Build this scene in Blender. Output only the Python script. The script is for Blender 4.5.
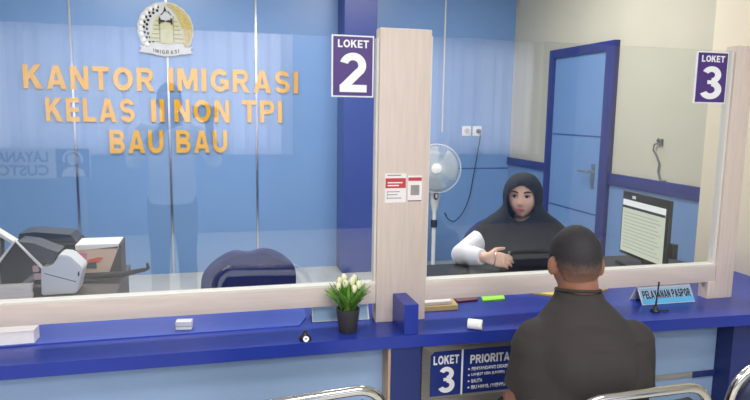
import bpy, bmesh, math, random
from mathutils import Vector, Matrix, Euler, noise as mnoise
R = math.radians
PI = math.pi
random.seed(7)
scn = bpy.context.scene
for o in list(bpy.data.objects):
    bpy.data.objects.remove(o, do_unlink=True)
COL = scn.collection

# ------------------------------------------------------------------ camera
CAM_H = 1.515
cam_d = bpy.data.cameras.new('camera')
cam = bpy.data.objects.new('camera', cam_d)
COL.objects.link(cam)
cam_d.sensor_fit = 'HORIZONTAL'
cam_d.sensor_width = 36.0
cam_d.lens = 36.0 * 629.04 / 750.0
cam_d.clip_start = 0.02
yaw, pitch, roll = R(14.7835), R(7.9185), R(-0.8913)
fw = Vector((math.sin(yaw) * math.cos(pitch), math.cos(yaw) * math.cos(pitch), -math.sin(pitch)))
rt = Vector((math.cos(yaw), -math.sin(yaw), 0))
dn = fw.cross(rt)
rt2 = math.cos(roll) * rt + math.sin(roll) * dn
dn2 = -math.sin(roll) * rt + math.cos(roll) * dn
m3 = Matrix((rt2, -dn2, -fw)).transposed()
cam.matrix_world = Matrix.Translation((0, 0, CAM_H)) @ m3.to_4x4()
scn.camera = cam

# ------------------------------------------------------------------ world, lights, exposure
scn.view_settings.view_transform = 'Standard'
scn.view_settings.look = 'None'
scn.view_settings.gamma = 1.0
scn.view_settings.exposure = 0.0
scn.view_settings.use_curve_mapping = False
w = bpy.data.worlds.new('daylight')
scn.world = w
w.use_nodes = True
bg = w.node_tree.nodes['Background']
bg.inputs[0].default_value = (0.85, 0.92, 1.0, 1)
bg.inputs[1].default_value = 4.6


def area_light(name, loc, sx, sy, power, color=(1, 0.97, 0.92)):
    d = bpy.data.lights.new(name, 'AREA')
    d.shape = 'RECTANGLE'
    d.size, d.size_y, d.energy, d.color = sx, sy, power, color
    o = bpy.data.objects.new(name, d)
    o.location = loc
    COL.objects.link(o)
    return o


area_light('unseen_hall_lamp', (-1.2, 0.5, 2.95), 1.2, 0.6, 36)
area_light('unseen_hall_lamp', (1.4, 0.3, 2.95), 1.2, 0.6, 28)
area_light('unseen_hall_lamp', (0.2, -1.6, 2.95), 1.2, 0.6, 74)
area_light('unseen_hall_lamp', (0.8, -2.9, 2.95), 1.2, 0.6, 90)  # added unseen fill light far back in the hall, brightens the counter front
area_light('office_ceiling_lamp', (-0.6, 4.2, 2.95), 1.2, 0.6, 66)
area_light('office_ceiling_lamp', (1.6, 4.0, 2.95), 1.2, 0.6, 60)


# ------------------------------------------------------------------ materials
def lin(c):
    return tuple((x / 255 / 12.92) if x / 255 <= 0.04045 else ((x / 255 + 0.055) / 1.055) ** 2.4 for x in c)


def mat(name, rgb, rough=0.5, metal=0.0, var=0.06, scale=8.0, stretch=(1, 1, 1), bump=0.0, bscale=60.0, spec=0.5, emit=None, coat=0.0, sheen=0.0):
    m = bpy.data.materials.new(name)
    m.use_nodes = True
    nt = m.node_tree
    b = nt.nodes['Principled BSDF']
    c = lin(rgb)
    tc = nt.nodes.new('ShaderNodeTexCoord')
    mp = nt.nodes.new('ShaderNodeMapping')
    mp.inputs['Scale'].default_value = stretch
    nt.links.new(tc.outputs['Object'], mp.inputs[0])
    nz = nt.nodes.new('ShaderNodeTexNoise')
    nz.inputs['Scale'].default_value = scale
    nz.inputs['Detail'].default_value = 4
    nt.links.new(mp.outputs[0], nz.inputs[0])
    cr = nt.nodes.new('ShaderNodeValToRGB')
    cr.color_ramp.elements[0].position = 0.3
    cr.color_ramp.elements[1].position = 0.7
    cr.color_ramp.elements[0].color = tuple(x * (1 - var) for x in c) + (1,)
    cr.color_ramp.elements[1].color = tuple(min(1, x * (1 + var)) for x in c) + (1,)
    nt.links.new(nz.outputs[0], cr.inputs[0])
    nt.links.new(cr.outputs[0], b.inputs['Base Color'])
    b.inputs['Roughness'].default_value = rough
    b.inputs['Metallic'].default_value = metal
    b.inputs['Specular IOR Level'].default_value = spec
    b.inputs['Coat Weight'].default_value = coat
    b.inputs['Sheen Weight'].default_value = sheen
    if bump:
        n2 = nt.nodes.new('ShaderNodeTexNoise')
        n2.inputs['Scale'].default_value = bscale
        nt.links.new(mp.outputs[0], n2.inputs[0])
        bp = nt.nodes.new('ShaderNodeBump')
        bp.inputs['Strength'].default_value = bump
        bp.inputs['Distance'].default_value = 0.01
        nt.links.new(n2.outputs[0], bp.inputs['Height'])
        nt.links.new(bp.outputs[0], b.inputs['Normal'])
    if emit:
        b.inputs['Emission Color'].default_value = lin(emit[0]) + (1,)
        b.inputs['Emission Strength'].default_value = emit[1]
    return m


def glass_mat():
    m = bpy.data.materials.new('clear_glass')
    m.use_nodes = True
    nt = m.node_tree
    for n in list(nt.nodes):
        nt.nodes.remove(n)
    out = nt.nodes.new('ShaderNodeOutputMaterial')
    mix = nt.nodes.new('ShaderNodeMixShader')
    tr = nt.nodes.new('ShaderNodeBsdfTransparent')
    tr.inputs[0].default_value = (0.985, 0.99, 0.99, 1)
    gl = nt.nodes.new('ShaderNodeBsdfGlossy')
    gl.inputs['Roughness'].default_value = 0.0
    fr = nt.nodes.new('ShaderNodeFresnel')
    geo = nt.nodes.new('ShaderNodeNewGeometry')
    ior = nt.nodes.new('ShaderNodeMapRange')      # same air-to-glass reflectance on both faces of the pane
    ior.inputs['To Min'].default_value = 1.7
    ior.inputs['To Max'].default_value = 1 / 1.7
    nt.links.new(geo.outputs['Backfacing'], ior.inputs['Value'])
    nt.links.new(ior.outputs[0], fr.inputs[0])
    nz = nt.nodes.new('ShaderNodeTexNoise')
    nz.inputs['Scale'].default_value = 2.0
    bp = nt.nodes.new('ShaderNodeBump')
    bp.inputs['Strength'].default_value = 0.02
    nt.links.new(nz.outputs[0], bp.inputs['Height'])
    nt.links.new(bp.outputs[0], gl.inputs['Normal'])
    nt.links.new(fr.outputs[0], mix.inputs[0])
    nt.links.new(tr.outputs[0], mix.inputs[1])
    nt.links.new(gl.outputs[0], mix.inputs[2])
    nt.links.new(mix.outputs[0], out.inputs[0])
    return m


M = {}
M['blue_wall'] = mat('light_blue_wall_panel', (112, 149, 199), 0.32, var=0.03, scale=1.5)
M['blue_wall2'] = mat('light_blue_wall_paint', (106, 140, 188), 0.45, var=0.03, scale=2)
M['pillar_blue'] = mat('royal_blue_paint', (44, 62, 142), 0.35, var=0.05, scale=3)
M['cream_wall'] = mat('cream_wall_paint', (190, 188, 172), 0.6, var=0.03, scale=2)
M['cream_light'] = mat('pale_cream_paint', (226, 216, 192), 0.6, var=0.03, scale=2)
M['navy_rail'] = mat('navy_rail_paint', (40, 48, 118), 0.4, var=0.08, scale=6)
M['frame'] = mat('cream_wood_laminate', (210, 196, 186), 0.5, var=0.05, scale=6, stretch=(1, 8, 14))
M['frame_v'] = mat('cream_wood_laminate_upright', (210, 194, 182), 0.5, var=0.05, scale=6, stretch=(14, 8, 1))
M['white_trim'] = mat('white_plastic_trim', (218, 216, 208), 0.4, var=0.02)
M['counter'] = mat('glossy_blue_counter_laminate', (36, 56, 150), 0.3, var=0.06, scale=5, spec=0.4)
M['counter_strip'] = mat('brighter_blue_band', (54, 78, 172), 0.35, var=0.05, scale=4)
M['front_panel'] = mat('light_blue_counter_front', (146, 172, 206), 0.45, var=0.03, scale=3)
M['navy_board'] = mat('navy_board', (34, 48, 110), 0.45, var=0.08, scale=5)
M['raw_wood'] = mat('raw_wood_edge', (190, 160, 138), 0.7, var=0.15, scale=10, stretch=(6, 6, 1))
M['floor'] = mat('pale_floor_tile', (196, 196, 192), 0.22, var=0.05, scale=3)
M['ceiling'] = mat('white_ceiling', (232, 230, 224), 0.8, var=0.02)
M['chrome'] = mat('polished_chrome', (225, 222, 215), 0.14, metal=1.0, var=0.02)
M['strip_chrome'] = mat('polished_strip_metal', (215, 218, 225), 0.16, metal=1.0, var=0.05, scale=5, stretch=(1, 1, 6))
M['alu'] = mat('brushed_aluminium', (176, 172, 166), 0.38, metal=0.75, var=0.08, scale=8, stretch=(1, 1, 20))
M['gold'] = mat('gold_letter_acrylic', (224, 166, 18), 0.35, var=0.05, scale=12)
M['white'] = mat('white_plastic', (235, 235, 232), 0.4, var=0.02)
M['paper'] = mat('white_paper', (236, 232, 230), 0.8, var=0.03, scale=20)
M['grey_plastic'] = mat('pale_grey_plastic', (205, 210, 214), 0.4, var=0.03)
M['mid_grey'] = mat('mid_grey_plastic', (110, 116, 124), 0.5, var=0.05)
M['black'] = mat('black_plastic', (26, 28, 34), 0.4, var=0.1)
M['dark_grey'] = mat('dark_grey_plastic', (66, 70, 80), 0.45, var=0.08)
M['purple'] = mat('purple_sign_face', (76, 50, 120), 0.4, var=0.05)
M['sign_blue'] = mat('navy_sign_face', (28, 48, 124), 0.4, var=0.05)
M['sign_white'] = mat('white_sign_lettering', (240, 240, 240), 0.5, var=0.02)
M['navy_fabric'] = mat('navy_chair_fabric', (28, 44, 112), 0.85, var=0.12, scale=60, bump=0.3, bscale=300)
M['seat_navy'] = mat('dark_navy_vinyl', (26, 30, 66), 0.45, var=0.1, scale=20)
M['tan'] = mat('tan_cardboard', (214, 186, 164), 0.7, var=0.06, scale=8)
M['brown'] = mat('dark_brown_board', (62, 54, 54), 0.6, var=0.1, scale=8)
M['envelope'] = mat('manila_envelope', (196, 172, 118), 0.7, var=0.06, scale=10)
M['maroon'] = mat('maroon_booklet', (104, 44, 62), 0.5, var=0.06)
M['green_pad'] = mat('lime_green_note', (150, 226, 60), 0.6, var=0.04)
M['yellow'] = mat('yellow_folder', (226, 200, 92), 0.6, var=0.05)
M['pale_blue'] = mat('pale_blue_card', (150, 180, 206), 0.5, var=0.04, scale=6)
M['pink'] = mat('pink_paper', (226, 130, 170), 0.7, var=0.05)
M['latch'] = mat('dusty_pink_plastic', (186, 152, 158), 0.5, var=0.05)
M['orange'] = mat('orange_paper', (226, 88, 56), 0.7, var=0.05)
M['red'] = mat('red_sticker', (190, 62, 68), 0.5, var=0.1, scale=40)
M['sticker_grey'] = mat('grey_print', (150, 146, 144), 0.6, var=0.15, scale=200)
M['leaf'] = mat('artificial_leaf_green', (80, 132, 46), 0.5, var=0.35, scale=14)
M['leaf_light'] = mat('light_leaf_green', (122, 172, 70), 0.5, var=0.25, scale=14)
M['bud'] = mat('cream_tulip_petal', (236, 236, 196), 0.5, var=0.08, scale=30)
M['pot'] = mat('dark_grey_pot', (52, 50, 54), 0.7, var=0.08, scale=20)
M['soil'] = mat('dark_soil', (40, 36, 30), 0.9, var=0.3, scale=60)
M['fan_white'] = mat('fan_grey_white_plastic', (216, 220, 224), 0.4, var=0.03)
M['fan_blade'] = mat('fan_blade_grey', (196, 206, 216), 0.4, var=0.03)
M['fan_wire'] = mat('fan_guard_wire', (188, 198, 208), 0.4, var=0.03)
M['cable'] = mat('dark_cable', (34, 40, 66), 0.5, var=0.05)
M['skin_f'] = mat('light_brown_skin', (230, 186, 162), 0.5, var=0.04, scale=18)
M['skin_m'] = mat('brown_skin', (142, 97, 76), 0.5, var=0.06, scale=18)
M['lip'] = mat('rose_lip', (172, 96, 92), 0.4, var=0.05)
M['brow'] = mat('dark_brow_hair', (58, 44, 40), 0.8, var=0.1)
M['eye_white'] = mat('eye_white', (196, 184, 178), 0.3, var=0.02)
M['iris'] = mat('dark_iris', (30, 22, 20), 0.2, var=0.02)
M['hijab'] = mat('charcoal_hijab_cloth', (22, 26, 40), 0.85, var=0.08, scale=10, bump=0.5, bscale=9)
M['blouse'] = mat('white_blouse_cloth', (232, 234, 242), 0.8, var=0.03, scale=10, bump=0.35, bscale=14)
M['shirt'] = mat('charcoal_brown_shirt_cloth', (48, 43, 42), 0.85, var=0.07, scale=9, bump=0.6, bscale=9)
M['trousers'] = mat('dark_trouser_cloth', (40, 40, 48), 0.85, var=0.08, scale=14)
M['shoe'] = mat('black_shoe_leather', (28, 26, 26), 0.4, var=0.1)
M['screen'] = mat('lit_screen_page', (40, 40, 40), 0.3, var=0.01, emit=((216, 222, 200), 0.85))
M['screen_bar'] = mat('lit_screen_toolbar', (40, 40, 40), 0.3, var=0.01, emit=((236, 238, 236), 1.0))
M['screen_dark'] = mat('screen_dark_band', (44, 48, 58), 0.3, var=0.02)
M['screen_line'] = mat('screen_text_line', (30, 30, 30), 0.3, var=0.02, emit=((178, 188, 172), 0.75))
M['door_blue'] = mat('light_blue_door_paint', (108, 144, 194), 0.4, var=0.03, scale=2)
M['steel'] = mat('brushed_steel', (176, 180, 184), 0.28, metal=0.9, var=0.06)
M['cyan'] = mat('cyan_sign_band', (92, 176, 222), 0.5, var=0.05)
M['ink'] = mat('black_ink', (26, 26, 34), 0.6, var=0.03)
M['emb_silver'] = mat('emblem_silver_white', (192, 196, 196), 0.4, var=0.05, scale=20)
M['emb_gold'] = mat('emblem_rice_gold', (182, 162, 84), 0.4, var=0.25, scale=60)
M['emb_pale'] = mat('emblem_pale_yellow', (190, 190, 150), 0.5, var=0.06, scale=20)
M['emb_line'] = mat('emblem_olive_line', (140, 140, 100), 0.5, var=0.05)
M['seam'] = mat('dark_groove', (52, 84, 146), 0.6, var=0.05)
M['glass'] = glass_mat()
M['tape'] = mat('white_tape_roll', (238, 240, 244), 0.5, var=0.02)


# window curtain that lets daylight through
def curtain_mat():
    m = bpy.data.materials.new('pale_curtain_cloth')
    m.use_nodes = True
    nt = m.node_tree
    b = nt.nodes['Principled BSDF']
    out = nt.nodes['Material Output']
    b.inputs['Base Color'].default_value = (0.75, 0.72, 0.8, 1)
    b.inputs['Roughness'].default_value = 0.9
    t = nt.nodes.new('ShaderNodeBsdfTranslucent')
    wv = nt.nodes.new('ShaderNodeTexNoise')
    tc = nt.nodes.new('ShaderNodeTexCoord')
    mp = nt.nodes.new('ShaderNodeMapping')
    mp.inputs['Scale'].default_value = (9, 9, 0.1)
    nt.links.new(tc.outputs['Object'], mp.inputs[0])
    nt.links.new(mp.outputs[0], wv.inputs[0])
    cr = nt.nodes.new('ShaderNodeValToRGB')
    cr.color_ramp.elements[0].color = (0.55, 0.5, 0.62, 1)
    cr.color_ramp.elements[1].color = (0.95, 0.92, 0.95, 1)
    nt.links.new(wv.outputs[0], cr.inputs[0])
    nt.links.new(cr.outputs[0], t.inputs[0])
    mx = nt.nodes.new('ShaderNodeMixShader')
    mx.inputs[0].default_value = 0.7
    nt.links.new(b.outputs[0], mx.inputs[1])
    nt.links.new(t.outputs[0], mx.inputs[2])
    nt.links.new(mx.outputs[0], out.inputs[0])
    return m


M['curtain'] = curtain_mat()


# ------------------------------------------------------------------ mesh helpers
def link(name, me, parent=None, loc=None, rot=None):
    o = bpy.data.objects.new(name, me)
    COL.objects.link(o)
    if parent is not None:
        o.parent = parent
    if loc is not None:
        o.location = loc
    if rot is not None:
        o.rotation_euler = rot
    return o


def obj(name, bm, m, parent=None, loc=None, rot=None, smooth=False):
    bmesh.ops.recalc_face_normals(bm, faces=bm.faces)
    me = bpy.data.meshes.new(name)
    bm.to_mesh(me)
    bm.free()
    for k in (m if isinstance(m, (list, tuple)) else [m]):
        me.materials.append(k)
    if smooth:
        for p in me.polygons:
            p.use_smooth = True
        try:
            me.set_sharp_from_angle(angle=R(42))
        except Exception:
            pass
    return link(name, me, parent, loc, rot)


def tag(o, label, cat, group=None):
    o['label'] = label
    o['category'] = cat
    if group:
        o['group'] = group
    return o


def thing(name, label, cat, loc=(0, 0, 0), rz=0, group=None):
    o = bpy.data.objects.new(name, None)
    o.empty_display_size = 0.1
    COL.objects.link(o)
    o.location = loc
    o.rotation_euler = (0, 0, rz)
    return tag(o, label, cat, group)


def struct(o):
    o['kind'] = 'structure'
    return o


def add_box(bm, x0, x1, y0, y1, z0, z1, bev=0.0, seg=2, mx=None):
    r = bmesh.ops.create_cube(bm, size=1.0)
    vs = r['verts']
    for v in vs:
        v.co = Vector(((x0 + x1) / 2 + v.co.x * (x1 - x0), (y0 + y1) / 2 + v.co.y * (y1 - y0), (z0 + z1) / 2 + v.co.z * (z1 - z0)))
    if bev:
        es = list({e for v in vs for e in v.link_edges})
        rr = bmesh.ops.bevel(bm, geom=es, offset=bev, segments=seg, profile=0.6, affect='EDGES')
        vs = list({v for f in rr['faces'] for v in f.verts} | {v for v in vs if v.is_valid})
    if mx is not None:
        bmesh.ops.transform(bm, matrix=mx, verts=[v for v in vs if v.is_valid])


def box(name, x0, x1, y0, y1, z0, z1, m, parent=None, bev=0.0, loc=None, rot=None):
    bm = bmesh.new()
    add_box(bm, x0, x1, y0, y1, z0, z1, bev)
    return obj(name, bm, m, parent, loc, rot, smooth=bev > 0)


def add_prism(bm, pts, d, axis='Y', base=0.0):
    """extrude polygon pts (2D) by d. axis Y: pts=(x,z); axis Z: pts=(x,y); axis X: pts=(y,z)"""
    def P(p, t):
        if axis == 'Y':
            return (p[0], base + t, p[1])
        if axis == 'Z':
            return (p[0], p[1], base + t)
        return (base + t, p[0], p[1])
    a = [bm.verts.new(P(p, 0)) for p in pts]
    b = [bm.verts.new(P(p, d)) for p in pts]
    bm.faces.new(a)
    bm.faces.new(list(reversed(b)))
    n = len(pts)
    for i in range(n):
        bm.faces.new((a[i], b[i], b[(i + 1) % n], a[(i + 1) % n]))


def add_tube(bm, path, rad, n=10, closed=False, cap=True):
    path = [Vector(p) for p in path]
    N = len(path)
    rads = rad if isinstance(rad, (list, tuple)) else [rad] * N
    rings = []
    prev_u = None
    for i, p in enumerate(path):
        if closed:
            t = (path[(i + 1) % N] - path[i - 1]).normalized()
        else:
            t = (path[min(i + 1, N - 1)] - path[max(i - 1, 0)]).normalized()
        if prev_u is None:
            u = t.orthogonal().normalized()
        else:
            u = (prev_u - t * prev_u.dot(t)).normalized()
        prev_u = u
        v = t.cross(u)
        rings.append([bm.verts.new(p + (u * math.cos(2 * PI * k / n) + v * math.sin(2 * PI * k / n)) * rads[i]) for k in range(n)])
    M_ = N if closed else N - 1
    for i in range(M_):
        a, b = rings[i], rings[(i + 1) % N]
        off = 0
        if closed and i == N - 1:
            off = min(range(n), key=lambda s: (a[0].co - b[s].co).length)
        for k in range(n):
            bm.faces.new((a[k], a[(k + 1) % n], b[(k + 1 + off) % n], b[(k + off) % n]))
    if cap and not closed:
        bm.faces.new(list(reversed(rings[0])))
        bm.faces.new(rings[-1])


def add_lathe(bm, prof, n=24, c=(0, 0, 0), mx=None):
    """prof: list of (r,z) bottom to top, closed with caps at r>0 ends"""
    rings = []
    new = []
    for r_, z_ in prof:
        ring = [bm.verts.new((c[0] + r_ * math.cos(2 * PI * k / n), c[1] + r_ * math.sin(2 * PI * k / n), c[2] + z_)) for k in range(n)]
        rings.append(ring)
        new += ring
    for a, b in zip(rings, rings[1:]):
        for k in range(n):
            bm.faces.new((a[k], a[(k + 1) % n], b[(k + 1) % n], b[k]))
    bm.faces.new(list(reversed(rings[0])))
    bm.faces.new(rings[-1])
    if mx is not None:
        bmesh.ops.transform(bm, matrix=mx, verts=new)


def add_loft(bm, rings, n=28, power=2.0):
    """rings: (center, U vector, V vector) ; superellipse"""
    rs = []
    for c, U, V in rings:
        c, U, V = Vector(c), Vector(U), Vector(V)
        ring = []
        for k in range(n):
            a = 2 * PI * k / n
            ca, sa = math.cos(a), math.sin(a)
            x = math.copysign(abs(ca) ** (2 / power), ca)
            y = math.copysign(abs(sa) ** (2 / power), sa)
            ring.append(bm.verts.new(c + U * x + V * y))
        rs.append(ring)
    for a, b in zip(rs, rs[1:]):
        for k in range(n):
            bm.faces.new((a[k], a[(k + 1) % n], b[(k + 1) % n], b[k]))
    bm.faces.new(list(reversed(rs[0])))
    bm.faces.new(rs[-1])


def add_ball(bm, c, r, sx=1, sy=1, sz=1, u=20, v=14, rot=None):
    res = bmesh.ops.create_uvsphere(bm, u_segments=u, v_segments=v, radius=r)
    mx = Matrix.Translation(c) @ (rot.to_4x4() if rot is not None else Matrix.Identity(4)) @ Matrix.Diagonal((sx, sy, sz, 1))
    bmesh.ops.transform(bm, matrix=mx, verts=res['verts'])
    return res['verts']


def add_limb(bm, pts, rads, n=18):
    """round ended tapered tube with resampled smooth path"""
    add_tube(bm, pts, rads, n)
    add_ball(bm, pts[0], rads[0])
    add_ball(bm, pts[-1], rads[-1])
    for p, r_ in zip(pts[1:-1], rads[1:-1]):
        add_ball(bm, p, r_ * 0.99)


def remesh_obj(name, bm, m, parent, voxel=0.006, smooth_it=4, smf=0.5):
    """union of overlapping closed shells as one continuous surface"""
    bmesh.ops.recalc_face_normals(bm, faces=bm.faces)
    me = bpy.data.meshes.new(name + '_raw')
    bm.to_mesh(me)
    bm.free()
    tmp = bpy.data.objects.new('tmp', me)
    COL.objects.link(tmp)
    md = tmp.modifiers.new('r', 'REMESH')
    md.mode = 'VOXEL'
    md.voxel_size = voxel
    sm = tmp.modifiers.new('s', 'SMOOTH')
    sm.iterations = smooth_it
    sm.factor = smf
    dg = bpy.context.evaluated_depsgraph_get()
    dg.update()
    me2 = bpy.data.meshes.new_from_object(tmp.evaluated_get(dg))
    me2.name = name
    bpy.data.objects.remove(tmp, do_unlink=True)
    me2.materials.clear()
    for k in (m if isinstance(m, (list, tuple)) else [m]):
        me2.materials.append(k)
    for p in me2.polygons:
        p.use_smooth = True
        p.material_index = 0
    return link(name, me2, parent)


def text_mesh(body, bold=0.0, depth=0.01):
    cu = bpy.data.curves.new('txt', 'FONT')
    cu.body = body
    cu.size = 1.0
    cu.offset = bold
    cu.extrude = 0.0
    cu.resolution_u = 6
    o = bpy.data.objects.new('txt', cu)
    COL.objects.link(o)
    dg = bpy.context.evaluated_depsgraph_get()
    dg.update()
    me = bpy.data.meshes.new_from_object(o.evaluated_get(dg))
    bpy.data.objects.remove(o, do_unlink=True)
    bm = bmesh.new()
    bm.from_mesh(me)
    bpy.data.meshes.remove(me)
    return bm


def text_on(name, body, x0, x1, z0, z1, y, depth, m, parent=None, bold=0.0, mirror_dir=-1, loc=None, rot=None):
    """lettering fitted to the box x0..x1, z0..z1, standing in the XZ plane, its face towards -Y at y"""
    bm = text_mesh(body, bold)
    xs = [v.co.x for v in bm.verts]
    ys = [v.co.y for v in bm.verts]
    ax, bx, ay, by = min(xs), max(xs), min(ys), max(ys)
    for v in bm.verts:
        fx = (v.co.x - ax) / max(1e-6, bx - ax)
        fy = (v.co.y - ay) / max(1e-6, by - ay)
        v.co = Vector((x0 + (x1 - x0) * fx, y, z0 + (z1 - z0) * fy))
    bmesh.ops.remove_doubles(bm, verts=bm.verts, dist=1e-5)
    r = bmesh.ops.extrude_face_region(bm, geom=list(bm.faces))
    for e in r['geom']:
        if isinstance(e, bmesh.types.BMVert):
            e.co.y += depth
    return obj(name, bm, m, parent, loc, rot)


# ------------------------------------------------------------------ block lettering
ADV = {'I': 0.26, 'M': 1.08, 'N': 0.92, 'O': 1.04, 'K': 0.94, 'A': 1.0, 'R': 0.94, 'G': 1.02, 'S': 0.88, 'T': 0.86, 'L': 0.72, 'E': 0.74, 'P': 0.86, 'B': 0.90, 'U': 0.92, 'Y': 0.92, '2': 0.80, '3': 0.80, ' ': 0.35}


def rect(a, b, c, d):
    return [(a, c), (b, c), (b, d), (a, d)]


def arc_band(cx, cy, ro, ri, a0, a1, n=20):
    P = []
    for i in range(n):
        q = []
        for t_ in (i / n, (i + 1) / n):
            a = R(a0 + (a1 - a0) * t_)
            q.append(((cx + ro[0] * math.cos(a), cy + ro[1] * math.sin(a)), (cx + ri[0] * math.cos(a), cy + ri[1] * math.sin(a))))
        P.append([q[0][1], q[0][0], q[1][0], q[1][1]])
    return P


def bowl(x0, cx, cy, ro, ri):
    return [rect(x0, cx, cy + ri[1], cy + ro[1]), rect(x0, cx, cy - ro[1], cy - ri[1])] + arc_band(cx, cy, ro, ri, -90, 90, 12)


SW = 0.24
GLYPH = {
    'I': [rect(0, 0.26, 0, 1)],
    'T': [rect(0, 0.86, 0.8, 1), rect(0.31, 0.55, 0, 0.8)],
    'L': [rect(0, SW, 0, 1), rect(SW, 0.72, 0, 0.2)],
    'E': [rect(0, SW, 0, 1), rect(SW, 0.74, 0, 0.19), rect(SW, 0.70, 0.41, 0.59), rect(SW, 0.74, 0.81, 1)],
    'K': [rect(0, SW, 0, 1), [(SW, 0.34), (SW, 0.64), (0.60, 1), (0.92, 1)], [(0.32, 0.50), (0.53, 0.66), (0.94, 0), (0.64, 0)]],
    'A': [[(0, 0), (0.26, 0), (0.5, 0.72), (0.5, 1), (0.36, 1)], [(1, 0), (0.64, 1), (0.5, 1), (0.5, 0.72), (0.74, 0)], [(0.3, 0.19), (0.7, 0.19), (0.64, 0.37), (0.36, 0.37)]],
    'N': [rect(0, SW, 0, 1), rect(0.68, 0.92, 0, 1), [(0, 1), (0.26, 1), (0.92, 0), (0.66, 0)]],
    'M': [rect(0, 0.22, 0, 1), rect(0.86, 1.08, 0, 1), [(0, 1), (0.30, 1), (0.64, 0.1), (0.44, 0.1)], [(1.08, 1), (0.78, 1), (0.44, 0.1), (0.64, 0.1)]],
    'O': arc_band(0.52, 0.5, (0.52, 0.5), (0.27, 0.29), 0, 360, 36),
    'G': arc_band(0.52, 0.5, (0.50, 0.5), (0.26, 0.29), 38, 325, 30) + [rect(0.55, 1.02, 0.36, 0.54), rect(0.80, 1.02, 0.12, 0.54)],
    'S': arc_band(0.44, 0.70, (0.42, 0.30), (0.18, 0.11), 15, 270, 22) + arc_band(0.44, 0.30, (0.43, 0.30), (0.19, 0.11), 90, -165, 22),
    'P': [rect(0, SW, 0, 1)] + bowl(SW, 0.50, 0.69, (0.36, 0.31), (0.13, 0.12)),
    'R': [rect(0, SW, 0, 1), [(0.34, 0.46), (0.60, 0.46), (0.94, 0), (0.65, 0)]] + bowl(SW, 0.52, 0.70, (0.36, 0.30), (0.13, 0.11)),
    'B': [rect(0, SW, 0, 1)] + bowl(SW, 0.50, 0.74, (0.36, 0.26), (0.13, 0.085)) + bowl(SW, 0.53, 0.28, (0.37, 0.28), (0.13, 0.095)),
    'Y': [rect(0.34, 0.58, 0, 0.45), [(0, 1), (0.28, 1), (0.58, 0.40), (0.34, 0.40)], [(0.64, 1), (0.92, 1), (0.58, 0.40), (0.34, 0.40)]],
    '2': arc_band(0.40, 0.68, (0.38, 0.32), (0.15, 0.13), -42, 165, 20) + [rect(0.02, 0.80, 0, 0.19), [(0.02, 0.17), (0.34, 0.17), (0.71, 0.50), (0.50, 0.60)]],
    '3': arc_band(0.38, 0.735, (0.37, 0.265), (0.14, 0.095), -85, 155, 20) + arc_band(0.38, 0.29, (0.42, 0.29), (0.17, 0.11), -155, 85, 20) + [rect(0.24, 0.42, 0.46, 0.575)],
    ' ': [],
    'U': [rect(0, SW, 0.38, 1), rect(0.68, 0.92, 0.38, 1)] + arc_band(0.46, 0.38, (0.46, 0.38), (0.22, 0.18), 180, 360, 20),
}


def block_letter(c, wd, h, loc):
    bm = bmesh.new()
    k = wd / ADV[c]
    for i, poly in enumerate(GLYPH[c]):
        lift = 0.0001 * i
        add_prism(bm, [(x_ * k - wd / 2, y_ * h) for x_, y_ in poly], 0.022 + lift, 'Y', -lift)
    return obj('wall_letter', bm, M['gold'], None, loc)



def block_text(name, body, x0, x1, z0, z1, y, depth, m, parent=None, gap=0.14):
    """heavy block lettering fitted to x0..x1, z0..z1, its face towards -Y at y"""
    tot = sum(ADV[c] for c in body) + gap * (len(body) - 1)
    kx = (x1 - x0) / tot
    bm = bmesh.new()
    x = x0
    for c in body:
        for i, poly in enumerate(GLYPH[c]):
            lift = 0.00003 * i
            add_prism(bm, [(x + x_ * kx, z0 + y_ * (z1 - z0)) for x_, y_ in poly], depth + lift, 'Y', y - lift)
        x += (ADV[c] + gap) * kx
    return obj(name, bm, m, parent)


# ================================================================== LARGE STRUCTURE
XW, YR = 3.03, 6.0        # inner side wall, rear wall
YP = 2.15                 # face of the glazed partition
bm = bmesh.new(); add_box(bm, -4.2, 5.2, -3.9, YR + 0.2, -0.1, 0.0)
fl = struct(obj('floor', bm, M['floor']))
bm = bmesh.new(); add_box(bm, -4.2, 5.2, -3.9, YR + 0.2, 3.0, 3.1)
struct(obj('ceiling', bm, M['ceiling']))
struct(box('wall_rear', -4.2, XW + 0.2, YR, YR + 0.15, 0, 3.0, M['blue_wall']))
struct(box('wall_left', -4.2, -4.0, -3.9, YR, 0, 3.0, M['cream_wall']))
rw = struct(box('wall_right', XW, XW + 0.15, 2.05, YR, 0, 3.0, M['cream_wall']))
struct(box('wall_hall_right', 5.0, 5.15, -3.9, 2.05, 0, 3.0, M['cream_wall']))
struct(box('wall_hall_front', XW, 5.0, 1.9, 2.05, 0, 3.0, M['cream_wall']))
# hall back wall with a wide window opening (seen only as a reflection)
bm = bmesh.new()
add_box(bm, -4.0, 5.0, -3.75, -3.6, 0, 1.0)
add_box(bm, -4.0, 5.0, -3.75, -3.6, 2.45, 3.0)
add_box(bm, -4.0, -3.4, -3.75, -3.6, 1.0, 2.45)
add_box(bm, 0.9, 2.3, -3.75, -3.6, 1.0, 2.45)
add_box(bm, 4.3, 5.0, -3.75, -3.6, 1.0, 2.45)
struct(obj('wall_hall_back', bm, M['blue_wall2']))
bm = bmesh.new()
add_box(bm, -3.4, 0.9, -3.70, -3.64, 1.0, 1.05)
add_box(bm, -3.4, 0.9, -3.70, -3.64, 2.40, 2.45)
for x in (-3.4, -1.99, -0.56, 0.85):
    add_box(bm, x, x + 0.05, -3.70, -3.64, 1.05, 2.40)
struct(obj('window_1', bm, M['white_trim']))
bm = bmesh.new()
add_box(bm, 2.3, 4.3, -3.70, -3.64, 1.0, 1.05)
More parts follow.
